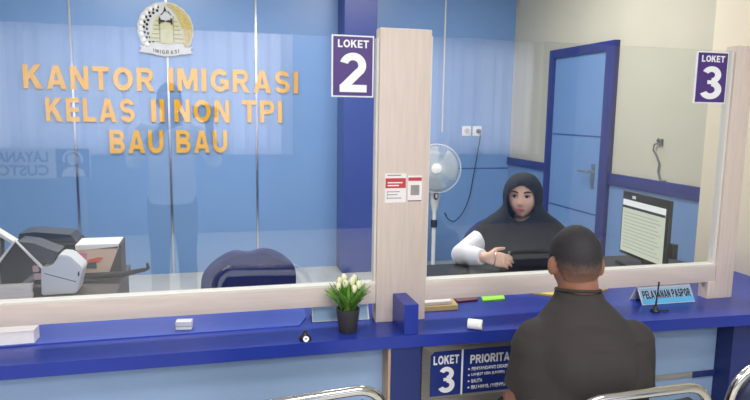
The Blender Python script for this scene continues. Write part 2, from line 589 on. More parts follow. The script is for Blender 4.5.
add_box(bm, 2.3, 4.3, -3.70, -3.64, 2.40, 2.45)
for x in (2.3, 3.28, 4.25):
    add_box(bm, x, x + 0.05, -3.70, -3.64, 1.05, 2.40)
struct(obj('window_4', bm, M['white_trim']))


def curtain(xa, xb, label):
    bm = bmesh.new()
    N = int(36 * (xb - xa))
    v0, v1 = [], []
    for i in range(N + 1):
        x = xa + (xb - xa) * i / N
        y = -3.5 + 0.03 * math.sin(i * 0.75) + 0.012 * math.sin(i * 1.9 + 1)
        v0.append(bm.verts.new((x, y, 0.98)))
        v1.append(bm.verts.new((x, y, 2.52)))
    for i in range(N):
        bm.faces.new((v0[i], v0[i + 1], v1[i + 1], v1[i]))
    return tag(obj('window_curtain', bm, M['curtain'], smooth=True), label, 'curtain')


curtain(-3.5, 1.0, 'pale lilac curtain over the waiting hall window, mirrored in the left pane')
curtain(2.2, 4.4, 'pale lilac curtain over the second hall window, mirrored in the right pane')

# square royal blue pillar on the rear wall
bm = bmesh.new(); add_box(bm, 1.195, 1.50, 5.70, YR, 0, 3.0, 0.004)
struct(obj('pillar', bm, M['pillar_blue']))

# thin vertical metal strips between rear wall panels
for k, (xt, n_) in enumerate(((-1.13, 'left'), (-0.345, 'middle'), (0.43, 'right'))):
    bm = bmesh.new()
    add_prism(bm, [(xt - 0.014, YR), (xt - 0.009, YR - 0.012), (xt + 0.009, YR - 0.012), (xt + 0.014, YR)], 3.0, 'Z', 0)
    struct(obj('trim_%d' % (k + 1), bm, M['strip_chrome']))
# white conduit and groove on the rear wall behind the right window
struct(box('trim_4', 2.262, 2.276, YR - 0.012, YR, 1.33, 3.0, M['white_trim'], bev=0.003))
struct(box('trim_5', 1.50, XW, YR - 0.004, YR, 0.955, 0.967, M['seam']))

# inner side wall: light blue dado below a navy rail, navy door frame, light blue door
zr0, zr1 = 1.022, 1.082
DY0, DY1 = 4.26, 5.21     # door frame outer edges
PY = 2.81                 # near end: pale pillar
dado = []
struct(box('trim_6', XW - 0.012, XW, DY1, YR, 0.0, 1.03, M['blue_wall2']))
struct(box('trim_7', XW - 0.012, XW, PY, DY0, 0.0, 1.03, M['blue_wall2']))
struct(box('trim_8', XW - 0.03, XW, DY1, YR, 1.0, 1.075, M['navy_rail'], bev=0.003))
struct(box('trim_9', XW - 0.03, XW, PY, DY0, 0.985, 1.075, M['navy_rail'], bev=0.003))
bm = bmesh.new()
ft = 2.09
fwid = 0.085
add_box(bm, XW - 0.05, XW, DY0, DY0 + fwid + 0.02, 0, ft, 0.004)
add_box(bm, XW - 0.05, XW, DY1 - fwid, DY1, 0, ft, 0.004)
add_box(bm, XW - 0.05, XW, DY0 + fwid + 0.02, DY1 - fwid, ft - 0.075, ft, 0.004)
dr = struct(obj('door_1', bm, M['navy_rail'], smooth=True))
bm = bmesh.new()
add_box(bm, XW - 0.03, XW - 0.002, DY0 + fwid + 0.02, DY1 - fwid, 0, ft - 0.075)
leaf = obj('door_leaf', bm, M['door_blue'], dr)
bm = bmesh.new()
for z in (1.345, 0.715):
    add_box(bm, XW - 0.0325, XW - 0.028, DY0 + fwid + 0.03, DY1 - fwid - 0.01, z, z + 0.012)
obj('groove', bm, M['seam'], leaf)
bm = bmesh.new()
hy = 4.46
add_box(bm, XW - 0.04, XW - 0.03, hy - 0.022, hy + 0.022, 0.93, 1.13, 0.004)
add_tube(bm, [(XW - 0.035, hy, 1.07), (XW - 0.085, hy, 1.07), (XW - 0.09, hy + 0.02, 1.07), (XW - 0.085, hy + 0.13, 1.065)], 0.010, 10)
obj('door_handle', bm, M['steel'], dr, smooth=True)

# pale pillar standing beside the counter end at the right
struct(box('pillar_end', 2.55, XW, 2.40, PY, 0.0, 3.0, M['cream_light'], bev=0.006))
struct(box('wall_counter_end', 2.62, XW, 1.9, 2.40, 0.0, 3.0, M['cream_light']))

# ------------------------------------------------------------------ partition: posts, rails, glass
def post(name, x0, x1, label_end, foot=None):
    bm = bmesh.new()
    add_box(bm, x0, x1, YP, YP + 0.055, 0.75, 1.806, 0.004)
    if foot:
        add_box(bm, foot[0], foot[1], YP + 0.001, YP + 0.054, 0.75, 0.825, 0.003)
    return struct(obj(name, bm, M['frame_v'], smooth=True))


post('partition_post', 0.577, 0.767, '')
post('partition_post', 2.072, 2.163, '', (2.035, 2.163))
post('partition_post', -0.93, -0.735, '')
struct(box('partition_rail', -0.735, 0.577, YP + 0.004, YP + 0.052, 0.822, 0.893, M['frame'], bev=0.003))
struct(box('partition_rail', 0.767, 2.072, YP + 0.004, YP + 0.052, 0.822, 0.893, M['frame'], bev=0.003))
struct(box('partition_rail', -2.3, -0.93, YP + 0.004, YP + 0.052, 0.822, 0.893, M['frame'], bev=0.003))
# white glazing channel on the rails and posts
for xa, xb, zt in ((-2.3, -0.93, 1.771), (-0.735, 0.577, 1.771), (0.767, 2.072, 1.786)):
    bm = bmesh.new()
    add_box(bm, xa, xb, YP + 0.006, YP + 0.05, 0.893, 0.900)
    add_box(bm, xa, xa + 0.007, YP + 0.012, YP + 0.046, 0.900, zt)
    add_box(bm, xb - 0.007, xb, YP + 0.012, YP + 0.046, 0.900, zt)
    struct(obj('partition_trim', bm, M['white_trim']))
pane_l = struct(box('window_2', -0.728, 0.570, YP + 0.024, YP + 0.032, 0.900, 1.771, M['glass']))
pane_r = struct(box('window_3', 0.774, 2.065, YP + 0.024, YP + 0.032, 0.900, 1.786, M['glass']))

struct(box('window_5', -2.293, -0.937, YP + 0.024, YP + 0.032, 0.900, 1.771, M['glass']))

# ------------------------------------------------------------------ counter
ct = thing('service_counter', 'long glossy blue counter with light blue front under the glass partition', 'counter', (0, 0, 0))
bm = bmesh.new()
add_prism(bm, [(-3.2, 2.02), (0.6, 2.0), (2.0, 1.937), (2.55, 1.91), (2.55, 2.72), (-3.2, 2.72)], 0.044, 'Z', 0.706)
obj('worktop', bm, M['counter'], ct)
bm = bmesh.new(); add_box(bm, -3.1, 2.04, 2.085, 2.11, 0.0, 0.706)
obj('front_panel', bm, M['front_panel'], ct)
bm = bmesh.new(); add_box(bm, 0.597, 0.706, 2.006, 2.085, 0.0, 0.706, 0.003)
pl = obj('support_board', bm, M['navy_board'], ct)
bm = bmesh.new(); add_box(bm, 0.588, 0.597, 2.012, 2.085, 0.0, 0.705)
obj('wood_edge', bm, M['raw_wood'], pl)
bm = bmesh.new(); add_box(bm, 0.641, 0.692, 2.003, YP, 0.750, 0.858, 0.002)
obj('upstand_block', bm, M['counter'], ct)
bm = bmesh.new(); add_box(bm, 2.04, 2.55, 2.0, 2.10, 0.0, 0.706, 0.003)
obj('support_board', bm, M['navy_board'], ct)
bm = bmesh.new(); add_box(bm, 1.20, 2.04, 2.077, 2.085, 0.445, 0.463)
tr = obj('trim_strip', bm, M['alu'], ct)
bm = bmesh.new(); add_box(bm, 1.93, 2.04, 2.074, 2.077, 0.440, 0.466)
obj('trim_end', bm, M['navy_board'], tr)

# thin slab in a brighter blue than the worktop, under the left window
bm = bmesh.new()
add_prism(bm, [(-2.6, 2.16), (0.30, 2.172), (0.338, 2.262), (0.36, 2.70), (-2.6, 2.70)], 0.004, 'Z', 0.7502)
tag(obj('counter_band', bm, M['counter_strip']), 'thin brighter blue band on the counter behind the left rail', 'desk mat')

# inner desks
bm = bmesh.new()
add_box(bm, -1.9, -0.39, 2.73, 3.25, 0.72, 0.75, 0.003)
dk = thing('office_desk', 'office desk behind the left window carrying the machines', 'desk')
obj('desk_top', bm, M['brown'], dk)
bm = bmesh.new()
add_box(bm, -0.42, -0.40, 2.74, 3.24, 0.0, 0.72)
obj('side_panel', bm, M['brown'], dk)
bm = bmesh.new()
add_box(bm, -1.88, -1.86, 2.74, 3.24, 0.0, 0.72)
obj('side_panel', bm, M['brown'], dk)
bm = bmesh.new()
add_box(bm, 0.80, 2.45, 2.73, 2.96, 0.72, 0.75, 0.003)
dk = thing('office_desk', 'dark topped office desk in front of the woman behind the right window', 'desk')
obj('desk_top', bm, M['black'], dk)
for x in (0.82, 2.42):
    bm = bmesh.new(); add_box(bm, x, x + 0.02, 2.74, 2.95, 0.0, 0.72)
    obj('side_panel', bm, M['brown'], dk)

# ================================================================== SIGNS
def loket_sign(x0, x1, z0, z1, digit, label):
    t = thing('counter_number_sign', label, 'sign', ((x0 + x1) / 2, YP + 0.021, z0))
    W, H = (x1 - x0), (z1 - z0)
    w2 = W / 2
    box('border_panel', -w2, w2, -0.003, 0.003, 0, H, M['sign_white'], t)
    f = box('face_panel', -w2 + 0.005, w2 - 0.005, -0.005, -0.003, 0.005, H - 0.005, M['purple'], t)
    block_text('lettering', 'LOKET', -w2 * 0.72, w2 * 0.74, H * 0.80, H * 0.925, -0.0062, 0.0012, M['sign_white'], t)
    block_text('numeral', digit, -w2 * 0.66, w2 * 0.66, H * 0.08, H * 0.72, -0.0062, 0.0012, M['sign_white'], t)
    return t


loket_sign(0.411, 0.560, 1.567, 1.777, '2', 'purple sign reading LOKET 2 on the glass left of the middle post')
loket_sign(1.900, 2.052, 1.573, 1.779, '3', 'purple sign reading LOKET 3 on the glass beside the right post')

# priority board on the counter front
pb = thing('priority_board', 'aluminium framed navy LOKET 3 PRIORITAS board on the counter front', 'sign board', (0, 2.05, 0))
bm = bmesh.new()
X0, X1, Z0, Z1 = 0.722, 1.235, 0.448, 0.687
fwd = 0.034
def mitre(bm, a, b, c, d, y0, y1, lift):
    vs = [bm.verts.new((p[0], y0 if i in (0, 1) else y0 - lift, p[1])) for i, p in enumerate((a, b, c, d))]
    ws = [bm.verts.new((p[0], y1, p[1])) for p in (a, b, c, d)]
    bm.faces.new(vs); bm.faces.new(list(reversed(ws)))
    for i in range(4):
        bm.faces.new((vs[i], ws[i], ws[(i + 1) % 4], vs[(i + 1) % 4]))
ix0, ix1, iz0, iz1 = X0 + fwd, X1 - fwd, Z0 + fwd, Z1 - 0.024
for q in (((X0, Z1), (X1, Z1), (ix1, iz1), (ix0, iz1)), ((X0, Z0), (X1, Z0), (ix1, iz0), (ix0, iz0)),
          ((X0, Z0), (X0, Z1), (ix0, iz1), (ix0, iz0)), ((X1, Z0), (X1, Z1), (ix1, iz1), (ix1, iz0))):
    mitre(bm, *q, -0.012, 0.027, -0.006)
obj('frame', bm, M['alu'], pb)
bm = bmesh.new()
add_prism(bm, [(ix0 - 0.004, iz0 - 0.004), (ix1 + 0.004, iz0 - 0.004), (ix1 + 0.004, iz1 + 0.004), (ix0 - 0.004, iz1 + 0.004)], 0.02, 'Y', 0.004)
obj('backing', bm, M['alu'], pb)
bm = bmesh.new()
c_ = 0.014
add_prism(bm, [(0.760, 0.489), (0.879, 0.489), (0.879, 0.659), (0.760 + c_, 0.659), (0.760, 0.659 - c_)], 0.003, 'Y', 0.001)
obj('number_panel', bm, M['sign_blue'], pb)
bm = bmesh.new()
add_prism(bm, [(0.886, 0.489), (1.197, 0.489), (1.197, 0.659), (0.886, 0.659)], 0.003, 'Y', 0.001)
tp = obj('text_panel', bm, M['sign_blue'], pb)
box('divider', 0.879, 0.886, 0.0, 0.004, 0.487, 0.661, M['sign_white'], pb)
block_text('lettering', 'LOKET', 0.770, 0.869, 0.610, 0.643, -0.0005, 0.0015, M['sign_white'], pb)
block_text('numeral', '3', 0.792, 0.854, 0.500, 0.599, -0.0005, 0.0015, M['sign_white'], pb)
block_text('heading', 'PRIORITAS', 0.914, 1.094, 0.603, 0.636, -0.0005, 0.0015, M['sign_white'], pb)
for z, xb, s in ((0.582, 1.100, 'PENYANDANG DISABILITAS'), (0.5585, 1.055, 'LANJUT USIA (LANSIA)'), (0.535, 0.965, 'BALITA'), (0.5105, 1.080, 'IBU HAMIL / MENYUSUI')):
    tl = text_on('list_line', s, 0.921, xb, z - 0.0070, z + 0.0070, -0.0005, 0.0015, M['sign_white'], pb, bold=0.012)
    bm = bmesh.new()
    add_lathe(bm, [(0.0035, 0), (0.0035, 0.002)], 12, mx=Matrix.Translation((0.910, -0.0005, z)) @ Matrix.Rotation(R(-90), 4, 'X'))
    obj('bullet', bm, M['sign_white'], tl)

# tent cards on the counter
def tent(name, label, x0, x1, y, h, depth, face_m, rot=0.0):
    w2 = (x1 - x0) / 2
    t = thing(name, label, 'table sign', ((x0 + x1) / 2, y, 0.7503), rot)
    bm = bmesh.new()
    th = 0.003
    add_prism(bm, [(0, 0), (th, 0), (depth / 2 + th / 2, h), (depth - th, 0), (depth, 0), (depth / 2 + th, h + th), (depth / 2 - th, h + th)], 2 * w2, 'X', -w2)
    obj('card', bm, M['white'], t)
    tilt = math.atan2(depth / 2 - th, h)
    return t, w2, tilt
t, w2, tilt = tent('name_tent_card', 'white and cyan table sign reading PELAYANAN PASPOR under the right rail', 1.702, 1.958, 2.130, 0.062, 0.085, M['white'])
f = box('face_sheet', -w2 + 0.002, w2 - 0.002, -0.0022, -0.0008, 0.002, 0.069, M['pale_blue'], t, rot=(-tilt, 0, 0))
box('cyan_band', -w2 + 0.002, w2 - 0.002, -0.003, -0.0022, 0.002, 0.024, M['cyan'], f)
block_text('lettering', 'PELAYANAN PASPOR', -w2 + 0.012, w2 - 0.012, 0.024, 0.058, -0.0036, 0.001, M['ink'], f, gap=0.2)
t, w2, tilt = tent('name_tent_card', 'pale blue table sign standing behind the potted plant', 0.352, 0.565, 2.200, 0.060, 0.085, M['white'], R(-3))
box('face_sheet', -w2 + 0.002, w2 - 0.006, -0.0022, -0.0008, 0.002, 0.064, M['pale_blue'], t, rot=(-tilt, 0, 0))

# stickers on the middle post
def sticker(name, label, x0, x1, z0, z1, parts):
    t = thing(name, label, 'sticker', ((x0 + x1) / 2, YP - 0.0002, z0))
    w2 = (x1 - x0) / 2
    H = z1 - z0
    box('sheet', -w2, w2, -0.0012, 0, 0, H, M['paper'], t)
    for n_, a, b, c, d, m in parts:
        box(n_, -w2 + a * 2 * w2, -w2 + b * 2 * w2, -0.002, -0.0012, c * H, d * H, m, t)
    return t
s1 = sticker('wall_sticker', 'red and white notice sticker on the middle post', 0.603, 0.682, 1.195, 1.300,
        [('red_band', 0.02, 0.98, 0.50, 0.84, M['red']), ('print_line', 0.1, 0.75, 0.92, 0.96, M['sticker_grey']),
         ('print_line', 0.1, 0.7, 0.36, 0.39, M['sticker_grey']), ('print_line', 0.1, 0.6, 0.26, 0.29, M['sticker_grey']),
         ('print_line', 0.1, 0.78, 0.14, 0.17, M['sticker_grey']), ('print_line', 0.1, 0.12, 0.1, 0.4, M['sticker_grey'])])
box('print_line', -0.030, 0.026, -0.0026, -0.0020, 0.070, 0.074, M['sign_white'], s1)
box('print_line', -0.030, 0.012, -0.0026, -0.0020, 0.060, 0.064, M['sign_white'], s1)
s2 = sticker('wall_sticker', 'white notice sticker with red header, right of the red sticker', 0.689, 0.742, 1.196, 1.292,
        [('red_header', 0.02, 0.98, 0.80, 0.93, M['red']), ('grey_box', 0.2, 0.82, 0.26, 0.64, M['sticker_grey']),
         ('print_line', 0.02, 0.98, 0.02, 0.06, M['maroon'])])

# ================================================================== REAR WALL LETTERING AND EMBLEM
ords = ['first', 'second', 'third', 'fourth', 'fifth', 'sixth', 'seventh', 'eighth']
def word(s, xa, xb, z0, z1, desc):
    gap = 0.22
    tot = sum(ADV[c] for c in s) + gap * (len(s) - 1)
    k = (xb - xa) / tot
    x = xa
    for i, c in enumerate(s):
        wd = ADV[c] * k
        o = block_letter(c, wd, z1 - z0, (x + wd / 2, YR - 0.022, z0))
        tag(o, 'gold letter %s, %s letter of the %s on the blue rear wall' % (c, ords[i], desc), 'letter', 'gold letters on the rear wall')
        x += wd + gap * k
word('KANTOR', -1.512, -0.462, 1.672, 1.872, 'word KANTOR')
word('IMIGRASI', -0.342, 0.815, 1.680, 1.882, 'word IMIGRASI')
word('KELAS', -1.352, -0.634, 1.397, 1.600, 'word KELAS')
word('II', -0.496, -0.385, 1.402, 1.602, 'numeral II')
word('NON', -0.300, 0.183, 1.403, 1.605, 'word NON')
word('TPI', 0.298, 0.664, 1.407, 1.610, 'word TPI')
word('BAU', -0.852, -0.402, 1.122, 1.326, 'first word BAU')
word('BAU', -0.290, 0.158, 1.126, 1.330, 'second word BAU')

em = thing('wall_emblem', 'round silver and gold emblem reading IMIGRASI above the gold letters', 'emblem', (-0.352, YR - 0.001, 2.21))
def disc_prism(bm, pts, d, y):
    add_prism(bm, pts, -d, 'Y', y)
n = 64
bm = bmesh.new()
disc_prism(bm, [((0.232 + 0.006 * abs(math.sin(9 * a))) * math.cos(a), (0.232 + 0.006 * abs(math.sin(9 * a))) * math.sin(a)) for a in [2 * PI * k / 96 for k in range(96)]], 0.02, 0)
dsc = obj('disc', bm, M['emb_silver'], em)
bm = bmesh.new()
outer, inner = [], []
for k in range(25):
    a = R(-42 + 128 * k / 24)
    th = 0.075 * math.sin(PI * (k + 1.5) / 27) + 0.008
    outer.append((0.224 * math.cos(a), 0.224 * math.sin(a)))
    inner.append(((0.224 - th) * math.cos(a), (0.224 - th) * math.sin(a)))
disc_prism(bm, outer + inner[::-1], 0.010, -0.02)
obj('rice_wreath', bm, M['emb_gold'], em)
bm = bmesh.new()
bd = bmesh.new()
for k in range(9):
    a = R(112 + 13.5 * k)
    for s_, rr in ((0, 0.19), (1, 0.165)):
        cx, cz = rr * math.cos(a + s_ * 0.09), rr * math.sin(a + s_ * 0.09)
        add_ball(bd, (cx + 0.008, -0.024, cz + 0.012), 0.012, 1, 0.4, 1, 10, 6)
    add_ball(bm, (0.205 * math.cos(a), -0.022, 0.205 * math.sin(a)), 0.021, 1, 0.4, 1, 12, 8)
cw = obj('cotton_wreath', bm, M['white'], em, smooth=True)
obj('cotton_calyx', bd, M['ink'], cw, smooth=True)
def ez(p):
    return ((p[0] - 265) * 0.00122, (200 - p[1]) * 0.00122)
bm = bmesh.new()
disc_prism(bm, [ez(p) for p in ((150, 285), (222, 285), (222, 105), (200, 105), (185, 150))], 0.012, -0.02)
disc_prism(bm, [ez(p) for p in ((320, 290), (402, 290), (362, 150), (345, 108), (320, 108))], 0.012, -0.02)
disc_prism(bm, [ez(p) for p in ((228, 300), (318, 300), (318, 165), (272, 140), (228, 165))], 0.009, -0.02)
gt = obj('temple_gate', bm, M['emb_pale'], em)
bm = bmesh.new()
for k in range(5):
    y_ = 140 + 30 * k
    ww = 12 + 10 * k
    disc_prism(bm, [ez(p) for p in ((212 - ww, y_ + 7), (222, y_ + 7), (222, y_), (212 - ww, y_))], 0.002, -0.032)
    disc_prism(bm, [ez(p) for p in ((320, y_ + 7), (334 + ww, y_ + 7), (334 + ww, y_), (320, y_))], 0.002, -0.032)
disc_prism(bm, [ez(p) for p in ((220, 290), (226, 290), (226, 105), (220, 105))], 0.003, -0.032)
disc_prism(bm, [ez(p) for p in ((316, 290), (322, 290), (322, 105), (316, 105))], 0.003, -0.032)
obj('gate_lines', bm, M['emb_line'], gt)
bm = bmesh.new()
for sx in (-1, 1):
    disc_prism(bm, [(sx * x_, z_) for x_, z_ in [ez(p) for p in ((268, 146), (300, 152), (302, 165), (312, 165), (312, 125), (300, 118), (298, 132), (268, 138))]], 0.005, -0.032)
disc_prism(bm, [ez(p) for p in ((228, 100), (250, 78), (262, 35), (275, 78), (262, 70), (240, 98))], 0.006, -0.02)
disc_prism(bm, [ez(p) for p in ((278, 72), (300, 98), (308, 98), (284, 68))], 0.006, -0.02)
obj('dark_finial', bm, M['ink'], em)
# ribbon
bm = bmesh.new()
top = []; bot = []
for k in range(17):
    u = -1 + 2 * k / 16
    top.append((u * 0.15, -0.175 + 0.028 * u * u))
    bot.append((u * 0.15, -0.228 + 0.028 * u * u))
disc_prism(bm, top + bot[::-1], 0.010, -0.022)
for s in (-1, 1):
    disc_prism(bm, [(s * 0.14, -0.16), (s * 0.225, -0.140), (s * 0.205, -0.168), (s * 0.228, -0.196), (s * 0.135, -0.212)], 0.010, -0.018)
rb = obj('ribbon', bm, M['emb_silver'], em)
tx = block_text('lettering', 'IMIGRASI', -0.108, 0.108, -0.214, -0.180, -0.0345, 0.002, M['ink'], rb, gap=0.35)
for v in tx.data.vertices:
    v.co.z += 0.028 * (v.co.x / 0.15) ** 2

# ================================================================== WALL FITTINGS
so = thing('wall_socket', 'white double wall socket with a plug on the blue rear wall', 'socket', (2.592, YR, 1.343))
for sx in (-0.058, 0.058):
    box('socket_plate', sx - 0.048, sx + 0.048, -0.012, 0, -0.05, 0.05, M['white'], so, bev=0.006)
bm = bmesh.new(); add_lathe(bm, [(0.026, 0), (0.026, 0.012)], 20, mx=Matrix.Translation((-0.058, -0.012, 0)) @ Matrix.Rotation(R(90), 4, 'X'))
obj('socket_face', bm, M['emb_silver'], so)
pc = thing('power_cord', 'thin dark power cord hanging from the wall socket behind the fan', 'cord', (2.66, YR - 0.012, 1.343))
bm = bmesh.new(); add_lathe(bm, [(0.024, 0), (0.022, 0.03), (0.012, 0.05)], 16, mx=Matrix.Rotation(R(90), 4, 'X'))
obj('plug', bm, M['dark_grey'], pc, smooth=True)
bm = bmesh.new()
pth = [(0, -0.045, 0), (0.0, -0.06, -0.05), (-0.02, -0.05, -0.22), (-0.06, -0.05, -0.48), (-0.10, -0.06, -0.68), (-0.17, -0.07, -0.83), (-0.26, -0.09, -0.91), (-0.35, -0.14, -0.88), (-0.43, -0.24, -0.80), (-0.46, -0.36, -0.80)]
sp = []
for i in range(len(pth) - 1):
    p0 = Vector(pth[max(i - 1, 0)]); p1 = Vector(pth[i]); p2 = Vector(pth[i + 1]); p3 = Vector(pth[min(i + 2, len(pth) - 1)])
    for k in range(6):
        t_ = k / 6
        sp.append(0.5 * ((2 * p1) + (p2 - p0) * t_ + (2 * p0 - 5 * p1 + 4 * p2 - p3) * t_ ** 2 + (3 * p1 - p0 - 3 * p2 + p3) * t_ ** 3))
sp.append(Vector(pth[-1]))
add_tube(bm, sp, 0.006, 8)
obj('cable', bm, M['cable'], pc, smooth=True)

oc = thing('wall_cable', 'grey cable hanging from a small outlet on the cream side wall', 'cable', (XW, 3.73, 1.343))
bm = bmesh.new(); add_box(bm, -0.018, 0, -0.022, 0.022, -0.022, 0.022, 0.004)
add_tube(bm, [(-0.018, 0.0, 0.0), (-0.035, 0.0, 0.01), (-0.04, -0.02, 0.022)], 0.006, 8)
obj('outlet', bm, M['mid_grey'], oc, smooth=True)
bm = bmesh.new()
add_tube(bm, [(-0.012, 0.01, -0.005), (-0.02, 0.045, -0.02), (-0.02, 0.05, -0.06), (-0.015, 0.02, -0.10), (-0.012, -0.01, -0.15), (-0.01, -0.002, -0.21), (-0.02, -0.04, -0.262), (-0.022, -0.1, -0.262)], 0.006, 8)
obj('cable_cord', bm, M['mid_grey'], oc, smooth=True)

# ================================================================== STANDING FAN
fan = thing('standing_fan', 'white standing fan by the blue rear wall behind the right window', 'fan', (2.00, 5.42, 0.0))
HZ = 1.02
bm = bmesh.new(); add_lathe(bm, [(0.20, 0), (0.20, 0.012), (0.16, 0.03), (0.05, 0.045), (0.03, 0.07)], 36); obj('base', bm, M['fan_white'], fan, smooth=True)
bm = bmesh.new(); add_tube(bm, [(0, 0, 0.05), (0, 0, 0.72)], 0.019, 14)
pole = obj('pole', bm, M['fan_white'], fan, smooth=True)
bm = bmesh.new(); add_lathe(bm, [(0.028, 0.47), (0.030, 0.48), (0.030, 0.53), (0.026, 0.54)], 18); obj('height_collar', bm, M['cable'], pole, smooth=True)
bm = bmesh.new()
add_loft(bm, [((0, 0, 0.62), (0.022, 0, 0), (0, 0.022, 0)), ((0, -0.005, 0.70), (0.042, 0, 0), (0, 0.035, 0)), ((0, -0.012, 0.78), (0.048, 0, 0), (0, 0.042, 0)), ((0, -0.01, 0.86), (0.042, 0, 0), (0, 0.04, 0)), ((0, 0, 0.93), (0.03, 0, 0), (0, 0.03, 0))], 24)
cb = obj('control_box', bm, M['fan_white'], fan, smooth=True)
bm = bmesh.new(); add_lathe(bm, [(0.026, 0), (0.026, 0.012), (0.02, 0.016)], 20, mx=Matrix.Translation((-0.01, -0.052, 0.77)) @ Matrix.Rotation(R(90), 4, 'X') @ Matrix.Diagonal((0.8, 1.5, 1, 1)))
kn = obj('dial_rim', bm, M['cable'], cb, smooth=True)
bm = bmesh.new(); add_lathe(bm, [(0.014, 0), (0.014, 0.021), (0.010, 0.023)], 16, mx=Matrix.Translation((-0.01, -0.052, 0.77)) @ Matrix.Rotation(R(90), 4, 'X') @ Matrix.Diagonal((0.8, 1.5, 1, 1)))
obj('dial', bm, M['fan_white'], cb, smooth=True)
hd = Matrix.Translation((-0.01, -0.05, HZ)) @ Matrix.Rotation(R(-20), 4, 'Z') @ Matrix.Rotation(R(90 - 4), 4, 'X')  # local z -> forward (-Y)
bm = bmesh.new(); add_lathe(bm, [(0.035, -0.14), (0.055, -0.11), (0.06, -0.04), (0.045, 0.0)], 24, mx=hd); obj('motor', bm, M['fan_white'], fan, smooth=True)
RG = 0.218
bm = bmesh.new()
def ring(bm, rad, z, tr_, mx, n=40):
    add_tube(bm, [mx @ Vector((rad * math.cos(2 * PI * k / n), rad * math.sin(2 * PI * k / n), z)) for k in range(n)], tr_, 6, closed=True)
ring(bm, RG, 0.05, 0.006, hd)
ring(bm, RG * 0.66, 0.095, 0.002, hd)
for k in range(90):
    a = 2 * PI * k / 90
    add_tube(bm, [hd @ Vector((rr * math.cos(a), rr * math.sin(a), z)) for rr, z in ((0.04, 0.11), (0.11, 0.105), (0.17, 0.088), (RG, 0.05))], 0.0020, 5)
gd = obj('guard', bm, M['fan_wire'], fan, smooth=True)
bm = bmesh.new()
for k in range(44):
    a = 2 * PI * (k + 0.5) / 44
    add_tube(bm, [hd @ Vector((rr * math.cos(a), rr * math.sin(a), z)) for rr, z in ((0.05, -0.03), (0.15, -0.02), (RG, 0.05))], 0.0016, 5)
obj('rear_guard', bm, M['fan_wire'], fan, smooth=True)
bm = bmesh.new(); add_lathe(bm, [(0.046, 0.105), (0.046, 0.118), (0.036, 0.124)], 24, mx=hd); obj('badge', bm, M['white'], fan, smooth=True)
for k in range(3):
    bm = bmesh.new()
    a0 = 2 * PI * k / 3
    grid = []
    for i in range(9):
        rr = 0.03 + 0.165 * i / 8
        row = []
        for j in range(9):
            u = j / 8
            a = a0 + (u - 0.5) * (1.75 - 0.4 * abs(i - 5) / 8) + 0.25 * i / 8
            row.append(bm.verts.new(hd @ Vector((rr * math.cos(a), rr * math.sin(a), 0.03 + 0.045 * (u - 0.5)))))
        grid.append(row)
    for i in range(8):
        for j in range(8):
            bm.faces.new((grid[i][j], grid[i + 1][j], grid[i + 1][j + 1], grid[i][j + 1]))
    o = obj('blade', bm, M['fan_blade'], fan, smooth=True)
    o.modifiers.new('t', 'SOLIDIFY').thickness = 0.003

# ================================================================== OFFICE CHAIRS
def office_chair(label, loc, rz, w_top=0.16, w_mid=0.215, ztop=0.89):
    t = thing('office_chair', label, 'chair', loc, rz, None)
    # back faces local -Y side outward (chair faces +... seat towards -Y)
    bm = bmesh.new()
    rows = [(0.42, 0.185, 0.10), (0.50, 0.196, 0.115), (0.60, 0.205, 0.125), (0.70, 0.212, 0.135), (0.78, 0.212, 0.145), (0.83, 0.19, 0.15), (0.865, 0.13, 0.153), (0.885, 0.06, 0.155)]
    g = []
    for z, hw, y in rows:
        z2 = z + (ztop - 0.89)
        g.append([bm.verts.new((hw * (-1 + 2 * j / 12), y - 0.035 * (1 - (-1 + 2 * j / 12) ** 2) + 0.03, z2 - (0.012 if z > 0.8 else 0) * (-1 + 2 * j / 12) ** 2)) for j in range(13)])
    for a, b in zip(g, g[1:]):
        for j in range(12):
            bm.faces.new((a[j], a[j + 1], b[j + 1], b[j]))
    o = obj('backrest', bm, M['navy_fabric'], t, smooth=True)
    sd = o.modifiers.new('t', 'SOLIDIFY'); sd.thickness = 0.04
    bv = o.modifiers.new('b', 'SUBSURF'); bv.levels = 1; bv.render_levels = 2
    bm = bmesh.new(); add_box(bm, -0.23, 0.23, -0.33, 0.13, 0.42, 0.49, 0.03, 3); obj('seat', bm, M['navy_fabric'], t, smooth=True)
    bm = bmesh.new(); add_tube(bm, [(0, -0.1, 0.09), (0, -0.1, 0.43)], 0.025, 14); obj('gas_column', bm, M['black'], t, smooth=True)
    bm = bmesh.new(); add_tube(bm, [(0, 0.05, 0.42), (0, 0.17, 0.42), (0, 0.19, 0.5), (0, 0.185, 0.62)], 0.018, 10); obj('back_bracket', bm, M['black'], t, smooth=True)
    for k in range(5):
        a = 2 * PI * k / 5 + 0.3
        bm = bmesh.new()
        add_tube(bm, [(0, -0.1, 0.11), (0.28 * math.cos(a), -0.1 + 0.28 * math.sin(a), 0.07)], [0.024, 0.016], 10)
        lg = obj('base_arm', bm, M['black'], t, smooth=True)
        bm = bmesh.new()
        add_lathe(bm, [(0.026, -0.015), (0.029, 0), (0.026, 0.015)], 16, mx=Matrix.Translation((0.28 * math.cos(a), -0.1 + 0.28 * math.sin(a), 0.029)) @ Matrix.Rotation(a, 4, 'Z') @ Matrix.Rotation(R(90), 4, 'X'))
        obj('caster', bm, M['black'], lg, smooth=True)
    return t
office_chair('empty navy blue office chair behind the left window', (0.145, 2.98, 0), PI + R(8), ztop=0.885)
office_chair('navy blue office chair that the woman sits on', (1.60, 3.16, 0), R(-10), ztop=0.90)

